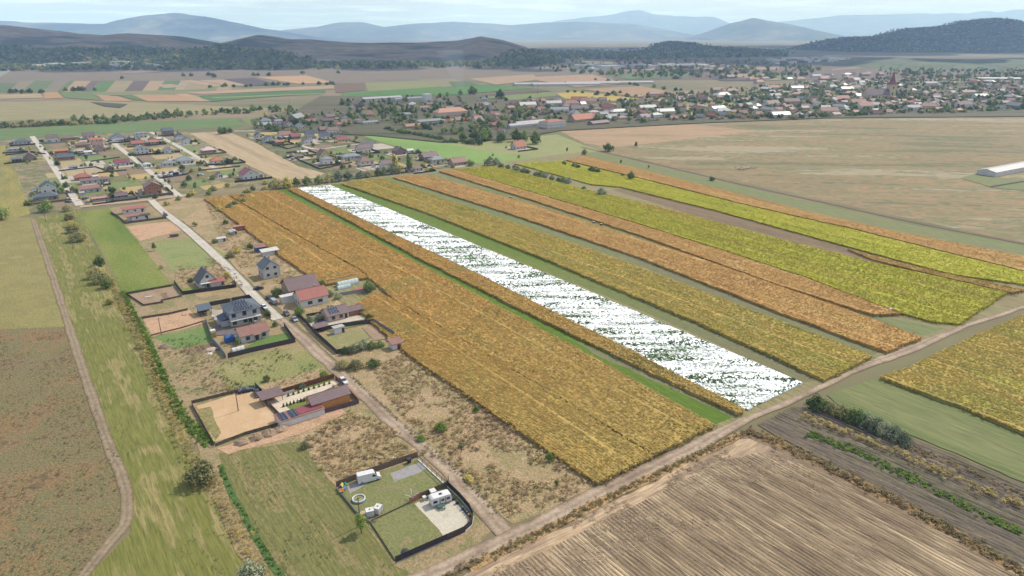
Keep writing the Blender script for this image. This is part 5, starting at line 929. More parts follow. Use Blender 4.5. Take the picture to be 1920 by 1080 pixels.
# big white greenhouse at the right edge
X, Y = g(1858,331); t = thing("farm_hall", "very long white farm hall with pale roof at the right edge", "hall", (X, Y, 0), R(31))
obj("wall", walls_mb(90,14,3.6,5.2,'gable').data("wall", w_white), t).location = (45,4,0); obj("roof", roof_mb(90,14,3.6,5.2,'gable',.3).data("roof", r_pale), t).location = (45,4,0)
sheet("lawn", [(1800,334),(1858,318),(1870,332),(1960,345),(1960,362),(1860,352)], m_olive)
# ------------------------------------------------------------------ far villages: houses and trees one by one
FHM = {}
def far_house_mesh(L, W, e, top, hip, wm, rm):
    k = (L, W, e, hip, wm.name, rm.name)
    if k not in FHM:
        b = walls_mb(L, W, e, top, 'hip' if hip else 'gable')
        for x in (-L*.3, 0, L*.3): b.box(x-.6, -W/2-.06, 1, x+.6, -W/2+.02, 2.4, 1)
        FHM[k] = (b.data("house", [wm, m_glass]), roof_mb(L, W, e, top, 'hip' if hip else 'gable', .4, .2).data("roof", rm))
    return FHM[k]
def far_village(poly, n, area, dmin=15, big=.12):
    q = np.array(poly); c = 0; tries = 0
    while c < n and tries < n*40:
        tries += 1; px, py = rng.uniform(q[:,0].min(), q[:,0].max()), rng.uniform(q[:,1].min(), q[:,1].max())
        if not inside(q, np.array([[px, py]]))[0]: continue
        X, Y = g(px, py)
        if any(math.hypot(X-hx, Y-hy) < dmin*.6+hr for hx, hy, hr in HOUSES): continue
        wm, wn_ = random.choice([(w_white,'white'),(w_white,'white'),(w_cream,'cream'),(w_tan,'tan'),(w_taupe,'brown'),(w_pink,'pinkish')]); rm, rn = random.choice([(r_brown,'brown'),(r_mauve,'mauve'),(r_rust,'rust'),(r_red,'red'),(r_rust,'rust'),(r_pale,'pale'),(r_brown,'brown'),(r_grey,'grey')])
        bigb = random.random() < big; L, W, e = (26, 11, 5) if bigb else random.choice([(10,8,3),(13,9,3.2),(15,8,3)]); top = e + W*random.choice((.3,.42))
        if bigb and random.random() < .22: rm, rn = r_white, 'white sheet'
        wme, rme = far_house_mesh(L, W, e, top, random.random() < .3, wm, rm)
        o = tag(obj("house" if not bigb else "long_building", wme, None, (X, Y, 0), R(random.gauss(20, 14) + random.choice((0, 90, 0)))), "%s %s %s with %s roof in the %s" % ('long' if bigb else 'small', wn_, 'building' if bigb else 'house', rn, area), 'building' if bigb else 'house', "%s %s, %s roofs on %s walls" % (area, 'halls' if bigb else 'houses', rn, wn_))
        obj("roof", rme, o); HOUSES.append((X, Y, L/2)); c += 1
far_village([(650,196),(760,190),(900,186),(960,188),(960,215),(930,240),(880,232),(760,220),(650,225)], 34, "middle village behind the green field")
far_village([(960,190),(1180,190),(1330,196),(1330,222),(1180,232),(1060,222),(960,230)], 64, "middle village beside the tan field")
far_village([(1280,208),(1480,190),(1920,180),(1960,205),(1700,214),(1500,222),(1330,222)], 105, "far village along the big meadow")
far_village([(1180,182),(1400,168),(1600,150),(1920,150),(1960,185),(1500,192),(1300,195)], 140, "far village behind the church", 18, .16)
far_village([(1360,146),(1640,138),(1720,144),(1640,156),(1420,160)], 24, "far industrial edge", 40, .8)
far_village([(470,226),(640,214),(650,236),(560,244),(480,240)], 9, "upper lane among dark trees")
# trees of the villages
def grove(poly, n, area, hmin, hmax, det=0, hd=.8):
    q = np.array(poly); c = tries = 0
    while c < n and tries < n*30:
        tries += 1; px, py = rng.uniform(q[:,0].min(), q[:,0].max()), rng.uniform(q[:,1].min(), q[:,1].max())
        if not inside(q, np.array([[px, py]]))[0]: continue
        X, Y = g(px, py)
        if any(math.hypot(X-hx, Y-hy) < hr*hd for hx, hy, hr in HOUSES): continue
        kd = random.choices(['bush','round','tall','poplar','conifer'], [4,3,3,.3,.5])[0]; lf = random.choices(['dark','mid','olive','grey','yellow'], [4,4,1,1,.35])[0]
        nm = {'bush':'spreading','round':'round','tall':'upright','poplar':'slender','conifer':'pointed'}[kd]; ln = {'dark':'dark green','mid':'green','olive':'olive','grey':'grey green','yellow':'yellowing'}[lf]
        lb = "%s %s tree in the %s" % (ln, nm, area); gp = "%s %s trees of the %s" % (ln, nm, area)
        if det: nb = short(min(HLAB, key=lambda q_: math.hypot(q_[0]-X, q_[1]-Y))[2], 10); lb = "%s %s tree near the %s" % (ln, nm, nb); gp = "trees near the "+nb
        tree_at(X, Y, random.uniform(hmin, hmax), kd, lf, lb, 'tree', gp, det, .75 if kd == 'bush' else 1.0, 'tree'); c += 1
grove([(470,226),(640,208),(720,214),(650,240),(560,250),(480,246)], 40, "upper lane", 6, 10, 1)
grove([(480,262),(650,250),(740,285),(860,300),(800,322),(640,320),(540,290)], 46, "middle gardens", 2.5, 5.5, 1)
grove([(20,275),(250,252),(380,262),(460,320),(330,372),(120,378),(60,330)], 90, "new village quarter", 2.2, 5.5, 1)
grove([(640,186),(800,182),(960,186),(1000,200),(960,236),(900,262),(760,240),(650,222)], 90, "middle village", 6, 12)
grove([(960,190),(1180,190),(1330,196),(1330,224),(1180,236),(1060,228),(1000,240),(960,236)], 90, "village part beside the tan field", 6, 11)
# beyond the three hundred nearest trees: woods and orchards that read as a mass
far_src = [variants(k, l, 0)[0][0] for k, l in (('round','dark'),('bush','dark'),('tall','mid'),('round','mid'),('bush','olive'))]
def wood(label, poly, n, smin, smax):
    q = np.array(poly); P_ = np.c_[rng.uniform(q[:,0].min(), q[:,0].max(), n*4), rng.uniform(q[:,1].min(), q[:,1].max(), n*4)]; P_ = P_[inside(q, P_)][:n]
    P_ = np.array([g(*p) for p in P_]); H_ = np.array(HOUSES); keep = [(((H_[:,0]-x)**2+(H_[:,1]-y)**2) > (H_[:,2]*.8)**2).all() for x, y in P_]
    scatter("village_trees", P_[keep], far_src, smin, smax, label)
wood("trees between the houses of the far village", [(1280,205),(1480,190),(1920,180),(1990,205),(1700,216),(1500,224),(1330,226)], 900, .3, .85)
wood("undergrowth of the thick hedge behind the green field", [(-60,236),(215,226),(330,216),(330,221),(215,232),(-60,243)], 260, .3, .6); wood("low scrub on the pasture beyond the village", [(215,222),(440,206),(560,204),(560,210),(440,214),(215,230)], 160, .2, .6)
wood("trees and bushes between the houses of the middle village", [(640,186),(960,186),(1330,194),(1330,226),(1060,230),(960,240),(900,264),(760,242),(650,224)], 420, .3, .9); wood("scrub around the upper lane", [(470,226),(640,208),(720,214),(650,240),(560,250),(480,246)], 90, .25, .6)
wood("trees behind the church of the far village", [(1180,182),(1400,166),(1600,148),(1920,142),(1990,185),(1500,195),(1300,196)], 1300, .35, .95)
wood("trees of the far plain before the hills", [(560,122),(1300,108),(1560,128),(1500,150),(1200,148),(1000,132)], 500, .8, 1.8)
wood("trees at the foot of the left hills", [(-300,126),(1000,118),(1050,124),(700,130),(0,134),(-300,138)], 1500, 1.0, 1.8)
wood("trees of the wooded middle belt", [(1000,98),(1480,96),(1480,106),(1200,112),(1000,112)], 1500, 1.2, 2.4)
wood("orchard trees right of the far village", [(1640,128),(1990,120),(2100,150),(1800,150),(1660,144)], 500, .6, 1.2)
def hillwood(label, v, n, smin, smax, test):
    V = np.array(v); F = np.array([test(p) for p in V]); V = V[F]; idx = rng.integers(0, len(V), n); scatter("hill_forest", V[idx] + rng.normal(0, [26, 26, 0], (n, 3)) + [0, 0, -2], far_src, smin, smax, label)
hillwood("dark woods on the lower left hills", vA, 11000, .9, 1.7, lambda p: p[2] > -8 and p[1] < 3300 and p[2] < 26+120*mnoise.noise((p[0]*.0016, p[1]*.0016, 4)))
hillwood("forest covering the small middle hill", vC, 2600, .8, 1.5, lambda p: p[2] > 0)
hillwood("forest covering the right hill", vB, 11000, .8, 1.5, lambda p: p[2] > 0 and p[1] < 5600)
# white specks of the far town
q = [(1080,100),(1480,98),(1480,90),(1130,92)]; pb = MB(); pb.box(-9,-6,0,9,6,7); bsrc = [pb.data("far_block", w_white)]; pb = MB(); pb.box(-20,-9,0,20,9,9); bsrc.append(pb.data("far_hall", w_lgrey)); pb = MB(); pb.box(-9,-7,0,9,7,8); bsrc.append(pb.data("far_roof", r_brown))
for lb, poly, n in (("far town houses at the foot of the mountains", q, 260), ("distant houses along the plain road", [(1090,128),(1400,122),(1400,127),(1090,133)], 60), ("distant settlement before the hill", [(1440,112),(1590,111),(1600,119),(1450,120)], 90), ("distant houses below the left hills", [(40,124),(320,120),(320,128),(40,130)], 30)):
    Q = np.array(poly); P_ = np.c_[rng.uniform(Q[:,0].min(), Q[:,0].max(), n*4), rng.uniform(Q[:,1].min(), Q[:,1].max(), n*4)]; P_ = P_[inside(Q, P_)][:n]; scatter("far_town", np.array([g(*p) for p in P_]), bsrc, .8, 1.6, lb, tilt=0.0)
# glass houses on the plain
for px, py, L, W, rz, lb in ((1060,160,150,40,8,"left block of the pale greenhouses on the far plain"),(1110,158,120,40,8,"middle block of the pale greenhouses on the far plain"),(1010,160,110,30,8,"low pale greenhouse at the left of the far row"),(1175,157,120,30,8,"right block of the pale greenhouses on the far plain"),(1905,150,190,26,-6,"very long pale hall on the slope right of the far village")):
    house(px, py, rz, L, W, 4, 6, 'gable', w_lgrey, r_pale, lb, 'greenhouse' if 'green' in lb else 'hall', None, 0, False, False, 'greenhouse' if 'green' in lb else 'hall')

# ------------------------------------------------------------------ fences
f_black = P("fence_black", T(66,62,66), .7); f_dark = P("fence_dark", T(84,76,76), .75); f_brown = P("fence_brown", T(128,106,92)); f_redb = P("fence_red_brown", T(142,78,62)); f_plum = P("fence_plum", T(108,86,92)); f_grey = P("fence_grey", T(160,160,162)); f_white = P("fence_white", T(228,224,218)); f_green = P("fence_green", T(58,92,80)); f_blueg = P("fence_bluegrey", T(128,146,166)); f_wire = P("fence_wire", T(150,152,150), .5, .5); f_hedge = M("hedge_screen", [T(104,92,76), T(120,106,86)], .6)
def fence(pts, h, m, label, panel=2.4, post=None, raised=0.0, base=None, gaps=(), thick=.05, name='fence', world=False):
    q = pts if world else G(pts); mid = q[len(q)//2]; t = thing(name, label, "wall" if name.endswith('wall') else "fence", (mid[0], mid[1], 0)); k = 0; PMs = {}
    for (x0, y0), (x1, y1) in zip(q[:-1], q[1:]):
        L = math.dist((x0,y0),(x1,y1)); n = max(1, round(L/panel)); a = math.atan2(y1-y0, x1-x0); l = L/n; kk = round(l, 2)
        if kk not in PMs:
            b = MB(); b.box(.05, -thick/2, .06+raised, l-.05, thick/2, h)
            for zz in (.3, h-.35): b.box(.05, thick/2+.004, zz+raised*.3, l-.05, thick/2+.04, zz+.08+raised*.3)
            PMs[kk] = b.data("panel", m); 
            if base: b = MB(); b.box(0, -.14, -.1, l, .14, .32); PMs[kk, 'b'] = b.data("footing", base)
        for i in range(n):
            x, y = x0+(x1-x0)*i/n-mid[0], y0+(y1-y0)*i/n-mid[1]
            if k not in gaps: obj("panel", PMs[kk], t, (x, y, 0), a)
            if base: obj("footing", PMs[kk, 'b'], t, (x, y, 0), a)
            if 'p' not in PMs: b = MB(); b.box(-.05, -.05, -.1, .05, .05, h+.08); PMs['p'] = b.data("post", post or m)
            obj("post", PMs['p'], t, (x, y, 0), a); k += 1
    obj("post", PMs['p'], t, (q[-1][0]-mid[0], q[-1][1]-mid[1], 0)); return t
fence([(327,531),(343,553),(443,539)], 1.7, f_black, "black fence round the steep roofed white house"); fence([(443,539),(440,527)], 1.7, f_black, "short black fence end beside the steep roofed white house")
fence([(237,552),(322,537)], 1.0, f_hedge, "upper low screen fence of the dug garden"); fence([(237,552),(270,574),(306,568)], .9, f_hedge, "lower low screen fence of the dug garden"); fence([(302,565),(341,556)], .8, f_hedge, "short low screen beside the black fence")
fence([(394,574),(468,560),(496,586),(508,598)], 1.9, f_dark, "dark fence behind the lawn of the grey solar house"); fence([(533,613),(554,642),(470,661),(428,672)], 1.9, f_dark, "dark fence round the mauve garage lawn")
fence([(386,600),(398,640),(412,656),(424,672)], 1.8, f_blueg, "blue grey fence behind the garage yard"); fence([(266,598),(318,590),(352,582)], 1.0, f_hedge, "brown ragged fence of the red soil plot"); fence([(283,630),(340,616),(380,604)], .6, f_hedge, "low brown edge of the red soil plot")
fence([(572,605),(592,628),(632,664),(700,650)], 1.8, f_dark, "dark fence in front of the lawn beside the dirt road"); fence([(600,622),(640,614),(700,606)], 1.8, f_dark, "dark fence behind the small white cabin")
fence([(700,606),(740,632)], 2.2, f_blueg, "blue grey fence along the corn"); fence([(612,532),(668,520)], 1.6, f_grey, "grey wall behind the greenhouse garden"); fence([(632,556),(705,544)], 1.6, f_grey, "grey wall in front of the greenhouse garden"); fence([(553,588),(572,605)], 1.8, f_dark, "dark fence before the red roofed white house"); fence([(575,594),(628,584)], 1.2, f_dark, "dark fence behind the swimming pool")
fence([(526,740),(627,710)], 1.9, f_redb, "red brown fence behind the orange house"); fence([(629,711),(640,720),(672,755)], 1.5, f_redb, "red panel fence with white posts at the road side", 1.5, f_white); fence([(594,780),(673,757)], 1.6, f_plum, "plum coloured fence in front of the orange house"); fence([(479,727),(492,740)], 2.0, f_green, "green fence beside the dark car"); fence([(528,745),(552,737)], 1.4, f_white, "white gate panel beside the mauve pavilion"); fence([(505,760),(526,782)], 1.2, f_redb, "short red brown fence at the terrace block")
fence([(360,757),(420,742),(477,728)], 1.1, f_hedge, "brown hedge like screen at the back of the sand yard"); fence([(360,760),(402,836)], 1.1, f_hedge, "brown screen along the ditch side of the sand yard"); fence([(404,838),(460,816),(530,796)], 1.1, f_hedge, "dark screen at the front of the sand yard"); fence([(464,812),(520,796)], .5, f_grey, "low grey rail inside the sand yard")
fence([(631,914),(700,886),(783,857)], 1.7, f_brown, "brown slat fence at the back of the caravan plot"); fence([(784,863),(837,912)], 1.5, f_wire, "wire fence with white footing beside the dirt road", 2.4, f_grey, 1.3, f_white); fence([(838,912),(862,935),(880,956),(887,970),(885,985),(872,997)], 1.8, f_black, "curved black fence at the road corner of the caravan plot", 2.2, None, 0, f_white); fence([(871,998),(838,1013)], 1.7, f_dark, "dark sliding gate of the caravan plot", 4, None, 0, None, (), .05, 'gate'); fence([(837,1014),(742,1056)], 1.8, f_black, "straight black fence at the front of the caravan plot", 2.4, None, 0, f_grey)
fence([(631,917),(668,962),(695,982)], .7, f_grey, "low grey fence on the meadow side of the caravan plot"); fence([(695,982),(741,1052)], .5, f_hedge, "overgrown fence at the lower meadow side"); fence([(697,978),(752,952),(770,943)], .5, f_hedge, "low edge dividing the caravan lawn"); fence([(768,946),(790,934)], 1.8, P("fence_brick",T(168,116,88)), "brick coloured panel beside the clothes dryer"); fence([(790,934),(837,913)], 1.6, f_brown, "brown panel behind the caravan")
for pts, h_, m_, lb in [([(208,400),(222,408),(236,420),(312,410),(308,398)],1.4,f_hedge,"dark hedge fence round the yard of the red barns"),([(10,292),(60,286),(86,290)],1.4,f_dark,"dark fence below the slate house"),([(160,382),(245,372),(325,364)],1.5,f_grey,"grey wall along the cross street"),([(262,309),(270,318),(330,314),(365,310)],1.2,f_white,"white fence round the hip roofed villa"),([(298,326),(300,336),(352,328),(358,322)],1.5,f_dark,"dark fence of the parked vehicle yard"),([(258,298),(270,309)],1.6,f_dark,"dark wall along the middle street"),([(372,321),(450,313)],1.2,f_dark,"dark fence below the orange hip roof"),([(545,294),(600,318),(660,306)],1.3,f_dark,"dark fence in front of the yellow house"),([(480,262),(540,280),(556,276)],1.2,f_dark,"dark fence of the white gable by the field"),([(478,242),(560,247)],1.2,f_dark,"dark hedge fence on the upper lane"),([(660,284),(690,276)],1.2,f_dark,"dark fence behind the panel wall"),([(766,326),(824,314)],1.0,f_grey,"pale wall between the gardens and the strips"),([(170,304),(225,296)],1.2,f_dark,"dark fence before the tan gabled house"),([(110,322),(180,314),(214,326)],1.2,f_dark,"dark fence above the red roofed house"),([(640,262),(700,274)],1,f_dark,"dark fence near the curved lane"),([(1856,352),(1990,330)],1.2,f_grey,"grey fence beside the long farm hall")]:
    fence(pts, h_, m_, lb, 4.0)

for h, L, W, lb in YARDS:                              # plot fences of the village
    a, b_ = ab((h.location.x, h.location.y)); ra, rb = L*.5+random.uniform(5,9), W*.5+random.uniform(5,9); c = [unab(a+ra, b_-rb), unab(a+ra, b_+rb), unab(a-ra, b_+rb), unab(a-ra, b_-rb)]; k = random.choice((2,3,3,4))
    fence(c[:k], random.uniform(1.2, 1.7), random.choice((f_dark, f_dark, f_black, f_hedge, f_brown, f_grey)), "plot fence of the "+lb, 4.0, world=True)
# ------------------------------------------------------------------ vehicles
m_tyre = P("tyre_rubber", (.018,.018,.02), .8); m_lampw = P("headlight_glass", (.75,.75,.72), .2); m_lampr = P("tail_light", (.35,.02,.02), .3); m_plast = P("black_plastic", (.03,.03,.032), .6)
def paint(nm, c): return P("paint_"+nm, c, .3, .1, .05, 2, .5)
def prism(profile, w0, w1=None, zsplit=None):
    """side outline (x,z) swept across the width, drawn in a little towards the top"""
    b = MB(); zs = [z for _, z in profile]; z0, z1 = min(zs), max(zs); f = lambda z: w0 + ((w1 or w0)-w0)*(z-z0)/((z1-z0) or 1)
    l = [(x, -f(z)/2, z) for x, z in profile]; r = [(x, f(z)/2, z) for x, z in profile]; n = len(profile); k = len(b.v); b.v += l+r
    b.f.append(tuple(range(n))); b.f.append(tuple(reversed(range(n, 2*n))))
    for i in range(n): b.f.append((i, n+i, n+(i+1)%n, (i+1)%n))
    b.m += [0]*len(b.f); return b
CM = {}
def wheels(t, xs_, w_, r_=.33):
    if r_ not in CM:
        b = MB(); n = 14; ring = lambda y, q: [(q*math.cos(6.283*i/n), y, q*math.sin(6.283*i/n)) for i in range(n)]; b.loft([ring(-.1, r_*.9), ring(-.09, r_), ring(.09, r_), ring(.1, r_*.9)]); c = MB(); c.loft([ring(-.115, r_*.55), ring(.115, r_*.55)]); CM[r_] = (b.data("wheel", m_tyre), c.data("rim", m_alu))
    for x in xs_:
        for s_ in (-1, 1): o = obj("wheel", CM[r_][0], t, (x, s_*w_/2, r_)); obj("rim", CM[r_][1], o)
def car(px, py, deg, label, m, typ='hatch', sc=1.0, name='parked_car', cat='car'):
    X, Y = g(px, py); t = thing(name, label, cat, (X, Y, 0), R(deg)); t.scale = (sc, sc, sc)
    if typ in ('hatch', 'sedan', 'suv'):
        h = .12 if typ == 'suv' else 0
        body = [(-2.1,.35),(2.05,.35),(2.12,.6),(2.0,.82+h),(1.1,.95+h),(-1.9 if typ != 'sedan' else -2.05,1.0+h),(-2.15,.7)]
        top = [(.95,.94+h),(.2,1.42+h*2),(-1.3 if typ != 'sedan' else -.9,1.45+h*2),(-1.95 if typ != 'sedan' else -1.55,.98+h)]
        obj("body", prism(body, 1.78, 1.66).data("body", m), t); obj("glasshouse", prism(top, 1.58, 1.28).data("glasshouse", m_glass), t)
        r_ = [(.12,1.40+h*2),(.1,1.47+h*2),(-1.25 if typ != 'sedan' else -.85,1.5+h*2),(-1.32 if typ != 'sedan' else -.92,1.43+h*2)]; obj("roof", prism(r_, 1.36, 1.26).data("roof", m), t); wheels(t, (-1.3,1.3), 1.6)
        fx, bx, zz, w_ = 2.06, -2.12, .68, 1.2
    elif typ == 'van':
        body = [(-2.9,.4),(2.85,.4),(2.95,.75),(2.75,1.15),(2.1,1.4),(1.45,2.3),(1.2,2.55),(-2.85,2.6),(-2.95,2.4)]
        obj("body", prism(body, 2.0, 1.8).data("body", m), t); b = prism([(2.06,1.46),(1.52,2.22),(1.48,2.22),(2.0,1.44)], 1.72, 1.62); obj("windscreen", b.data("windscreen", m_glass), t)
        for s_ in (-1, 1): b = MB(); y = s_*.93; b.mesh([(1.8,y,1.45),(1.3,y*.985,2.1),(.75,y*.985,2.1),(.75,y,1.45),(1.8,y*1.04,1.45),(1.3,y*1.02,2.1),(.75,y*1.02,2.1),(.75,y*1.04,1.45)],[(0,1,2,3),(4,5,6,7),(0,4,5,1),(1,5,6,2),(2,6,7,3),(3,7,4,0)]); obj("side_window", b.data("side_window", m_glass), t)
        b = MB(); b.box(-2.96,-.98,.38,2.9,.98,.6); obj("bumper", b.data("bumper", m_plast), t); wheels(t, (-1.9,1.95), 1.8, .36); fx, bx, zz, w_ = 2.86, -2.95, .9, 1.5
    elif typ == 'minibus':
        body = [(-2.5,.4),(2.45,.4),(2.5,.8),(2.2,1.05),(1.5,1.85),(1.2,2.0),(-2.4,2.0),(-2.52,1.2)]; obj("body", prism(body, 1.9, 1.6).data("body", m), t)
        b = prism([(1.98,1.3),(1.5,1.86),(1.44,1.84),(1.9,1.26)], 1.6, 1.5); obj("windscreen", b.data("windscreen", m_glass), t)
        for s_ in (-1, 1): b = MB(); y = s_*.86; b.box(-2.3, min(y*.93,y*1.03), 1.25, 1.3, max(y*.93,y*1.03), 1.72); obj("side_window", b.data("side_window", m_glass), t)
        wheels(t, (-1.5,1.55), 1.74, .34); fx, bx, zz, w_ = 2.42, -2.52, .85, 1.4
    lm = CM.setdefault('lamp', None)
    if lm is None: b = MB(); b.box(-.04,-.16,-.08,.07,.16,.08); CM['lamp'] = b.data("headlight", m_lampw); b = MB(); b.box(-.07,-.14,-.12,.04,.14,.12); CM['tail'] = b.data("tail_light", m_lampr)
    for s_ in (-1, 1): obj("headlight", CM['lamp'], t, (fx, s_*w_/2, zz)); obj("tail_light", CM['tail'], t, (bx, s_*w_/2, zz+.1))
    return t
pw, pd, psv = paint("white", T(238,238,240)), paint("navy", (.018,.024,.045)), paint("silver", T(170,178,190)); pb_, pk = paint("blue", (.03,.05,.11)), paint("black", (.02,.02,.022))
car(692,901,24,"white panel van parked on the caravan plot lawn",pw,'van',1.0,'panel_van','van')
car(644,718,-54,"white car by the corner post of the red fence",pw,'suv',1.0); car(461,735,28,"dark blue car parked in the sand yard corner",pd,'sedan',1.1); car(483,741,-60,"second dark car under the green fence",pk,'suv')
car(485,543,36,"dark car beside the bare ground of the large tan house",pk,'suv'); car(505,560,126,"dark blue car in the shade of the green tree",pd,'suv'); car(513,568,128,"silver minibus in front of the tree",psv,'minibus',1.0,'minibus','minibus'); car(496,578,-54,"white car against the dark fence of the solar house",pw,'hatch'); car(538,590,-56,"dark grey car on the road edge before the red roofed house",paint("grey",(.07,.075,.085)),'hatch'); car(553,601,-56,"silver car parked behind the dark grey one on the road edge",psv,'sedan')
car(311,405,-52,"blue car at the yard gate of the red barns",pb_,'suv'); car(130,375,20,"white car parked by the dark hip roofed house",pw,'hatch'); car(129,380,20,"black and white car behind the white one by the left street",pk,'hatch'); car(160,374,70,"blue tractor like vehicle by the cross street",pb_,'suv'); car(376,329,10,"white van on the empty grass plot",pw,'minibus',.9,'van','van'); car(216,267,10,"white camper at the top of the middle street",pw,'van',.9,'camper_van','van')
for i, (px, py) in enumerate([(302,332),(309,331),(316,330),(323,329),(331,328),(338,327),(345,326),(320,325),(330,324),(342,322)]): car(px, py, 60+i*13 % 50, "%s car in the crowded vehicle yard, %s from its left end" % (('white','blue','silver','white','dark','white','silver','blue','white','dark')[i], ("first","second","third","fourth","fifth","sixth","last","back row first","back row middle","back row last")[i]), (pw,pb_,psv,pw,pk,pw,psv,pb_,pw,pk)[i], ('van','hatch','suv','minibus')[i % 4], .9)
# caravan
X, Y = g(826,943); t = thing("caravan", "white caravan with a roof hatch on the pale gravel", "caravan", (X, Y, 0), R(28))
obj("body", prism([(-2.5,.5),(2.45,.5),(2.6,1.2),(2.35,2.35),(1.9,2.55),(-2.1,2.6),(-2.55,2.3),(-2.65,1.2)], 2.2, 2.1).data("body", pw), t)
for x, w_ in ((-1.7,1.0),(.2,.7),(1.6,.9)): b = MB(); b.box(x-w_/2,-1.14,1.25,x+w_/2,-1.07,1.9); obj("window", b.data("window", m_glass), t)
b = MB(); b.box(.75,-1.15,.55,1.0,-1.06,2.2); b.box(-.6,-1.15,.55,-.35,-1.06,2.2); obj("door", b.data("door", f_grey), t); b = MB(); b.box(-.3,-.3,2.55,.4,.3,2.7); obj("roof_hatch", b.data("roof_hatch", m_plast), t); wheels(t, (0,), 2.0, .33); b = MB(); b.tube((2.5,.5,.5),(3.7,0,.45),.05,.05); b.tube((2.5,-.5,.5),(3.7,0,.45),.05,.05); b.tube((3.6,0,0),(3.6,0,.5),.05,.05); obj("drawbar", b.data("drawbar", m_plast), t); b = MB(); b.box(-2.4,-1.13,.62,2.4,-1.10,.72); obj("stripe", b.data("stripe", f_blueg), t)
# things on the caravan plot
def ring_mb(R_, r_, n=28, k=8, z=0):
    b = MB()
    for i in range(n):
        for j in range(k): pass
    v = [((R_+r_*math.cos(6.283*j/k))*math.cos(6.283*i/n), (R_+r_*math.cos(6.283*j/k))*math.sin(6.283*i/n), z+r_*math.sin(6.283*j/k)) for i in range(n) for j in range(k)]
    f = [(i*k+j, ((i+1)%n)*k+j, ((i+1)%n)*k+(j+1)%k, i*k+(j+1)%k) for i in range(n) for j in range(k)]; b.mesh(v, f); return b
def disc_mb(r_, z0, z1, n=24): b = MB(); rg = lambda z: [(r_*math.cos(6.283*i/n), r_*math.sin(6.283*i/n), z) for i in range(n)]; b.loft([rg(z0), rg(z1)]); return b
X, Y = g(673,938); t = thing("paddling_pool", "round inflatable pool with white rim on a blue mat", "pool", (X, Y, 0)); obj("mat", disc_mb(2.0,.03,.09).data("mat", P("pool_mat",T(70,150,200))), t); obj("pool_wall", ring_mb(1.45,.22,28,8,.3).data("pool_wall", P("pool_blue",T(90,170,214))), t); obj("rim", ring_mb(1.45,.16,28,8,.58).data("rim", w_white), t); obj("water", disc_mb(1.4,.1,.4).data("water", P("pool_water",T(150,150,84),.1)), t)
def ibc(px, py, rz, label):
    X, Y = g(px, py); t = thing("water_tank", label, "tank", (X, Y, 0), R(rz)); b = MB(); b.box(-.62,-.52,.16,.62,.52,1.2); obj("tank", b.data("tank", w_white), t); b = MB(); b.box(-.65,-.55,0,.65,.55,.14); obj("pallet", b.data("pallet", f_brown), t); b = MB()
    for x in (-.63,-.2,.2,.61): b.box(x,-.56,.14,x+.03,-.535,1.2); b.box(x,.535,.14,x+.03,.56,1.2)
    for z in (.4,.7,1.0): b.box(-.66,-.575,z,.66,-.562,z+.03)
    obj("cage", b.data("cage", m_alu), t); obj("cap", disc_mb(.12,1.2,1.26,10).data("cap", m_plast), t); t.scale = (1.5,1.5,1.5)
ibc(694,967,20,"left white water tank by the lawn edge"); ibc(709,961,70,"right white water tank by the lawn edge")
X, Y = g(773,939); t = thing("clothes_dryer", "white rotary clothes dryer with four arms on the lawn", "clothes dryer", (X, Y, 0), R(15)); b = MB(); b.tube((0,0,0),(0,0,2.6),.06,.05); obj("pole", b.data("pole", w_white), t)
for i in range(4): b = MB(); a = i*1.571; b.tube((0,0,1.2),(1.9*math.cos(a),1.9*math.sin(a),2.2),.045,.04); obj("arm", b.data("arm", w_white), t)
b = MB()
for q_ in (.7,1.2,1.75):
    for i in range(4): a, c = i*1.571, (i+1)*1.571; z = 1.2+q_*.52; b.tube((q_*math.cos(a),q_*math.sin(a),z),(q_*math.cos(c),q_*math.sin(c),z),.012,.012,3)
obj("line", b.data("line", w_white), t)
def bin_(px, py, m, label, s_=1.0, nm="dustbin"):
    X, Y = g(px, py); t = thing(nm, label, "bin", (X, Y, 0), R(30)); b = MB(); b.loft([[(-.28,-.3,.06),(.28,-.3,.06),(.28,.3,.06),(-.28,.3,.06)],[(-.38,-.42,1.0),(.38,-.42,1.0),(.38,.42,1.0),(-.38,.42,1.0)]]); obj("tub", b.data("tub", m), t); b = MB(); b.box(-.42,-.46,1.0,.42,.46,1.1); obj("lid", b.data("lid", m), t); t.scale = (s_,)*3
bin_(767,868,m_plast,"black dustbin at the back fence of the caravan plot",1.3); bin_(541,780,m_plast,"black bin by the terrace block",1.0); bin_(400,598,w_white,"white bin behind the dark pavilion",1.1); bin_(812,931,w_white,"tall white locker behind the caravan",1.7,"locker"); bin_(796,938,w_white,"small white box left of the caravan",1.0,"white_box")
def table(px, py, m, label, rz=20, s_=1.0, nm="garden_table"):
    X, Y = g(px, py); t = thing(nm, label, "table", (X, Y, 0), R(rz)); b = MB(); b.box(-.9,-.45,.7,.9,.45,.76); obj("tabletop", b.data("tabletop", m), t)
    for sx_ in (-1,1):
        for sy in (-1,1): b = MB(); b.box(sx_*.8-.04, sy*.36-.04, 0, sx_*.8+.04, sy*.36+.04, .7); obj("leg", b.data("leg", m), t)
        b = MB(); b.box(-.9, sx_*.85-.16, .42, .9, sx_*.85+.16, .47); [b.box(x-.04, sx_*.85-.1, 0, x+.04, sx_*.85+.1, .42) for x in (-.7,.7)]; obj("bench", b.data("bench", m), t)
    t.scale = (s_,)*3
table(827,953,P("table_green",T(70,110,98)),"dark green table with benches in front of the caravan"); table(815,945,P("awning_teal",T(84,112,112)),"teal covered table against the caravan",28)
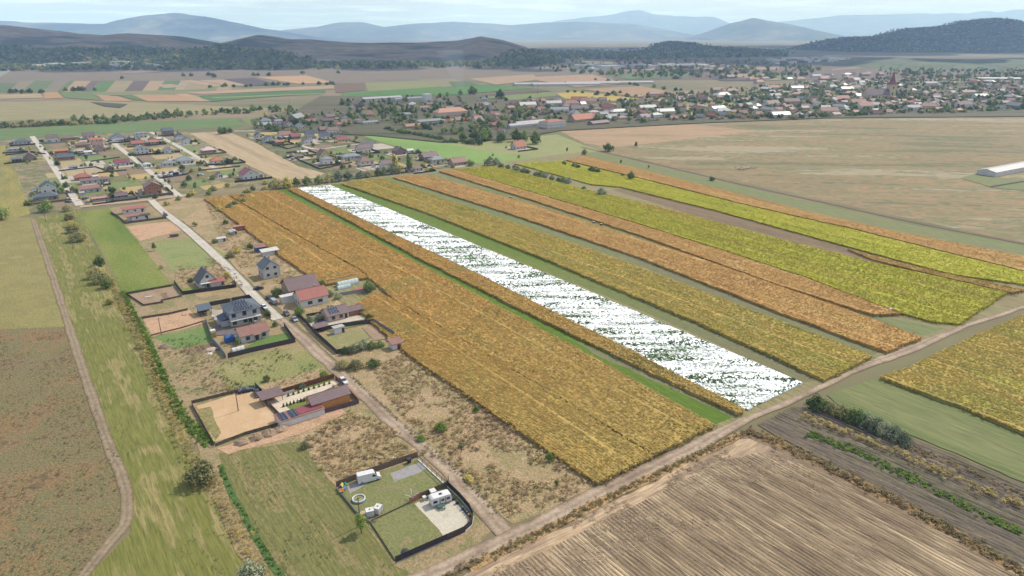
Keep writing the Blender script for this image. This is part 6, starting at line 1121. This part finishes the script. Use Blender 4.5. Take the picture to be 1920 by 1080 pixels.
for i, (px, py, c, lb) in enumerate([(850,938,(60,60,66),"black barrel nearest the caravan along the curved fence"),(857,945,(64,66,84),"dark barrel in the middle of the curved fence row"),(868,956,(70,90,120),"blue barrel further down the curved fence"),(876,964,(60,110,130),"teal barrel near the bend of the curved fence"),(880,969,(190,130,70),"orange brown barrel at the bend of the curved fence"),(873,960,(80,70,70),"dark barrel between the blue and the teal one")]):
    X, Y = g(px, py); t = thing("barrel", lb, "barrel", (X, Y, 0), 0, "barrels along the curved fence"); obj("drum", disc_mb(.36,0,.9,14).data("drum", P("barrel_%d" % i, T(*c))), t); obj("hoop", ring_mb(.36,.025,14,5,.3).data("hoop", m_plast), t); obj("hoop", ring_mb(.36,.025,14,5,.62).data("hoop", m_plast), t)
X, Y = g(863,952); t = thing("bicycle", "bicycle leaning by the curved black fence", "bicycle", (X, Y, 0), R(-40))
for x in (-.55,.55): w_ = obj("wheel", ring_mb(.33,.025,18,5).data("wheel", m_tyre), t, (x,0,.36)); w_.rotation_euler = (R(90),0,0)
b = MB(); [b.tube(p, q_, .022, .022, 5) for p, q_ in (((-.55,0,.36),(-.1,0,.36)),((-.1,0,.36),(-.25,0,.85)),((-.1,0,.36),(.4,0,.8)),((-.25,0,.8),(.4,0,.8)),((.4,0,.95),(.55,0,.36)),((-.55,0,.36),(-.22,0,.78)))]; obj("frame", b.data("frame", psv), t); b = MB(); b.box(-.38,-.07,.86,-.14,.07,.92); obj("saddle", b.data("saddle", m_plast), t); b = MB(); b.tube((.38,-.28,.98),(.38,.28,.98),.02,.02,5); obj("handlebar", b.data("handlebar", m_plast), t)
def heap(px, py, R_, h, m, label, nm="heap", cat="heap", sq=.7):
    X, Y = g(px, py); b = MB(); n = 14; rs = []
    for k, (q_, z) in enumerate(((1,0),(.8,.45),(.5,.8),(.15,1))): rs.append([(R_*q_*math.cos(6.283*i/n)*random.uniform(.8,1.15), sq*R_*q_*math.sin(6.283*i/n)*random.uniform(.8,1.15), h*z*random.uniform(.8,1.1)) for i in range(n)])
    b.loft(rs); return tag(obj(nm, b.data(nm, m), None, (X, Y, 0), R(30)), label, cat)
t_ = [(P("toy_green",T(60,140,96)),"green"),(P("toy_orange",T(226,140,60)),"orange"),(P("toy_blue",T(90,140,190)),"blue"),(P("toy_yellow",T(226,196,70)),"yellow")]
for i, (px, py) in enumerate([(640,924),(645,919),(641,914),(648,913)]):
    X, Y = g(px, py); t = thing("play_house", "%s plastic play piece in the toy corner of the caravan plot" % t_[i][1], "toy", (X, Y, 0), R(20+30*i), "plastic toys in the plot corner"); obj("wall", walls_mb(.9,.8,.7,1.0,'gable').data("wall", t_[i][0]), t); obj("roof", roof_mb(.9,.8,.7,1.05,'gable',.1,.05).data("roof", t_[(i+1)%4][0]), t)
heap(680,964,1.5,.5,P("pallet_wood",T(206,180,140)),"pale heap of boards beside the white tanks"); heap(700,978,1.2,.4,f_hedge,"dark heap of green bottles and scraps behind the tanks"); heap(760,1035,1.2,.35,m_plast,"dark mat of garden scraps on the lower lawn",sq=1); heap(308,652,2.2,1.2,P("heap_brown",T(150,128,104)),"brown heap of earth at the edge of the grassy plot"); heap(396,656,2.6,.9,P("heap_pale",T(206,180,164)),"pale heap of rubble beside the dug bed"); heap(392,664,1.4,.5,w_white,"white sheets left beside the rubble"); heap(350,590,2.4,.6,m_redsoil,"reddish heap of earth on the red soil plot")
for i, (px, py, h_) in enumerate([(455,830,1.2),(480,822,1.4),(504,814,1.5),(526,806,1.3)]): heap(px, py, 2.6, h_, m_soil, "%s mound of dug earth in the row before the sand yard" % ("first","second","third","last")[i], "earth_mound", "mound", .8)["group"] = "mounds of dug earth"
X, Y = g(431,640); t = thing("tarp_stack", "bright blue tarpaulin covered stack in the garage yard", "tarp", (X, Y, 0), B_); b = MB(); b.loft([[(-1.7,-1.4,0),(1.7,-1.4,0),(1.7,1.4,0),(-1.7,1.4,0)],[(-1.6,-1.3,2.0),(1.6,-1.3,2.0),(1.6,1.3,2.0),(-1.6,1.3,2.0)],[(-1.1,-.9,2.4),(1.2,-.8,2.3),(1.1,.9,2.45),(-1.2,.8,2.3)]]); obj("cover", b.data("cover", P("tarp_blue",T(40,100,180),.5)), t)
X, Y = g(401,632); t = thing("portable_toilet", "yellow portable toilet with white top by the yard fence", "portable toilet", (X, Y, 0), B_); b = MB(); b.box(-.8,-.8,0,.8,.8,2.2); obj("cabin", b.data("cabin", P("cabin_yellow",T(226,180,60))), t); b = MB(); b.box(-.85,-.85,2.2,.85,.85,2.9); obj("roof", b.data("roof", w_white), t); b = MB(); b.box(-.5,-.84,.1,.5,-.79,2.0); obj("door", b.data("door", P("door_yellow",T(206,160,50))), t)
def tunnel(px, py, L, W, h, m, label, ax='b'):
    X, Y = g(px, py); t = thing("polytunnel", label, "greenhouse", (X, Y, 0), B_ if ax == 'b' else A_); n = 9; prof_ = [(W/2*math.cos(math.pi*i/n), h*math.sin(math.pi*i/n)) for i in range(n+1)]; b = MB(); b.loft([[(x, y, z) for y, z in prof_] for x in (-L/2, L/2)]); obj("cover", b.data("cover", m), t); k = max(2, int(L/1.4))
    for i in range(k+1): b = MB(); x = -L/2+L*i/k; q_ = [(y*1.015, z*1.015) for y, z in prof_]; b.loft([[(x+dx, y, z) for y, z in q_] for dx in (-.04,.04)], cap=False); obj("hoop", b.data("hoop", f_grey), t)
m_poly = P("tunnel_film", T(196,216,212), .35)
tunnel(652,534,9.5,3.4,2.3,m_poly,"long pale polytunnel in the greenhouse garden"); tunnel(645,541,6,2.4,1.8,m_poly,"short pale polytunnel before the long one"); tunnel(447,658,4.2,2.2,1.6,w_white,"small white polytunnel beside the dark fence")
sheet("red_paving", G([(660,545),(690,536),(700,541),(664,551)]), P("paving_red",T(196,90,90)), None, True)
sheet("paving", [(568,607),(640,595),(700,590),(706,596),(640,606),(590,616)], P("paving_beige",T(206,192,172))); sheet("pool_water", [(590,605),(604,598),(614,602),(614,608),(598,609)], P("pool_dark",T(92,104,124),.1)); sheet("lawn", [(596,616),(640,608),(690,602),(700,606),(620,622)], M("garden_lawn",[T(104,132,66),T(134,142,80)],.2,fine=1.2,fa=.2)); sheet("lawn", [(604,634),(676,616),(694,634),(634,660)], M("parched_lawn",[T(150,144,92),T(140,138,84),T(158,146,100)],.2,fine=1.2,fa=.2,bump=.1)); sheet("garden_soil", [(680,615),(700,609),(724,636),(700,640)], m_soil)
sheet("lawn", [(420,574),(484,563),(494,578),(470,585),(430,594)], M("fresh_lawn",[T(104,128,60),T(116,136,70)],.2,fine=1.5,fa=.15)); sheet("lawn", [(432,665),(500,632),(538,625),(552,640),(470,658)], M("bright_lawn",[T(92,124,52),T(106,134,60)],.2,fine=1.5,fa=.18)); sheet("lawn", [(340,543),(378,538),(384,544),(346,551)], m_green); sheet("paving", [(390,574),(404,583),(436,580),(438,592),(410,612),(398,598)], P("yard_paving",T(186,172,156))); sheet("paving", [(402,630),(400,612),(440,606),(446,628)], P("yard_dark",T(120,108,104))); sheet("paving", [(500,752),(628,714),(636,720),(600,738),(560,752),(546,774),(524,780)], P("path_beige",T(222,204,178))); sheet("lawn", [(538,763),(580,752),(584,757),(546,770)], m_green); sheet("lawn", [(532,742),(626,714),(624,712),(530,740)], m_green)
b = MB(); b.box(-1.3,-.35,0,1.3,.35,.55); o = tag(obj("trough", b.data("trough", w_white), None, (*g(279,558), 0), R(30)), "white trough lying on the dug garden", "trough")
for i in range(18):
    px, py = (540+i*10, 752-i*3.4) if i < 9 else (532+(i-9)*6.5, 764-(i-9)*2.0)
    if i < 9: px, py = 541+i*9.6, 744-i*2.9
    tree(px, py, 1.5, 'conifer', 'dark', "small pointed thuja in the %s row beside the beige path" % ("back" if i < 9 else "front"), 'shrub', "thujas in the %s row by the path" % ("back" if i < 9 else "front"), 1, 1.4, 'thuja')
# poles
def pole(px, py, h, label, arm=True, m=None):
    X, Y = g(px, py); t = thing("power_pole", label, "pole", (X, Y, 0), B_+.2); b = MB(); b.tube((0,0,-.2),(0,0,h),.16,.1,8); obj("shaft", b.data("shaft", m or P("pole_wood",T(120,104,90))), t)
    if arm: b = MB(); b.box(-.8,-.06,h-.6,.8,.06,h-.48); obj("crossarm", b.data("crossarm", m_bark), t); b = MB(); [b.tube((x,0,h-.48),(x,0,h-.28),.05,.04) for x in (-.7,0,.7)]; obj("insulator", b.data("insulator", w_white), t)
for px, py, h, lb in [(447,771,8,"wooden pole standing in the sand yard"),(676,986,8,"thin pole beside the slim tree of the caravan plot"),(303,628,7,"pole on the red soil plot behind the ditch"),(137,467,7,"pole on the mown strip below the hedgerow bushes"),(86,416,6,"pole at the top of the mown strip"),(841,912,3,"short post at the caravan plot corner"),(1008,178,22,"tall pylon like pole among far trees"),(54,238,9,"pole in front of the far hedge left"),(221,222,9,"pole on the pale far meadow"),(543,195,10,"pole beside the far white houses")]: pole(px, py, h, lb, h > 5)
# sheep, bales
fl = M("fleece", [T(200,186,162), T(216,204,182)], 2, rnd=.3); sm = prism([(-.55,.45),(-.5,.85),(-.2,.98),(.25,.95),(.5,.85),(.55,.6),(.4,.42)], .55, .4); sm.tube((.45,0,.8),(.75,0,.95),.14,.1); sm.box(.68,-.09,.82,.98,.09,1.04); [sm.box(x-.05,y-.05,0,x+.05,y+.05,.5) for x in (-.4,.35) for y in (-.16,.16)]; sh = sm.data("sheep", fl)
for i in range(38): tag(obj("sheep", sh, None, (*g(1395+rng.normal(0,9), 317.2+rng.normal(0,1.2)), 0), random.uniform(0, 6.28)), "pale sheep in the small flock on the grazed steppe", "sheep", "sheep of the flock on the steppe").scale = (1.3,)*3
for i, (px, py, lb) in enumerate([(1347,487,"brown hive box alone in the middle of the green strip edge"),(1371,495,"brown box left of the close pair on the strip edge"),(1379,497,"brown box right of the close pair on the strip edge"),(1669,584,"grey box at the near end of the green strip"),(1113,419,"small box left of the far pair on the strip"),(1127,423,"small box right of the far pair on the strip"),(957,372,"small box at the far part of the strip"),(1018,391,"lone small box on the far part of the strip"),(803,334,"pale bale at the far end of the olive strip"),(860,350,"white bale on the olive strip")]):
    X, Y = g(px, py); t = thing("hive_box" if i < 8 else "bale", lb, "box" if i < 8 else "bale", (X, Y, 0), B_+.3*i)
    if i < 8: b = MB(); b.box(-.7,-.5,.15,.7,.5,1.2); obj("box", b.data("box", P("box_brown",T(140,112,92))), t); b = MB(); b.box(-.8,-.6,1.2,.8,.6,1.3); obj("lid", b.data("lid", r_pale), t)
    else: o = obj("roll", disc_mb(.8,-.65,.65,16).data("roll", w_white if i == 9 else P("bale_pale",T(200,196,170))), t, (0,0,.8)); o.rotation_euler = (R(90),0,0)
X, Y = g(264,444); t = thing("trailer", "brown loaded trailer standing on the grassy plot", "trailer", (X+8, Y-1, 0), R(30)); t.location = (*g(327,444), 0); b = MB(); b.box(-2.2,-1,.6,2.2,1,1.5); obj("box", b.data("box", P("trailer_brown",T(110,92,80))), t); wheels(t, (-.9,.9), 1.9, .4); b = MB(); b.tube((2.2,0,.6),(3.6,0,.5),.06,.06); obj("drawbar", b.data("drawbar", m_plast), t)
# thin smoke above the middle village
b = MB(); n = 10; X, Y = g(868,184); ringz = [[(X+r_*math.cos(6.283*i/n)-z*.25, Y+r_*math.sin(6.283*i/n), z) for i in range(n)] for r_, z in ((4,6),(9,20),(14,40),(22,62),(26,80))]; b.loft(ringz); ms = bpy.data.materials.new("smoke"); ms.use_nodes = True; q_ = ms.node_tree.nodes; q_.remove(q_["Principled BSDF"]); v_ = q_.new("ShaderNodeVolumePrincipled"); v_.inputs["Color"].default_value = (.75,.85,1,1); v_.inputs["Density"].default_value = .0016; ms.node_tree.links.new(v_.outputs[0], q_["Material Output"].inputs["Volume"]); struct("smoke", b.data("smoke", ms), "stuff", "thin bluish smoke rising above the middle village")
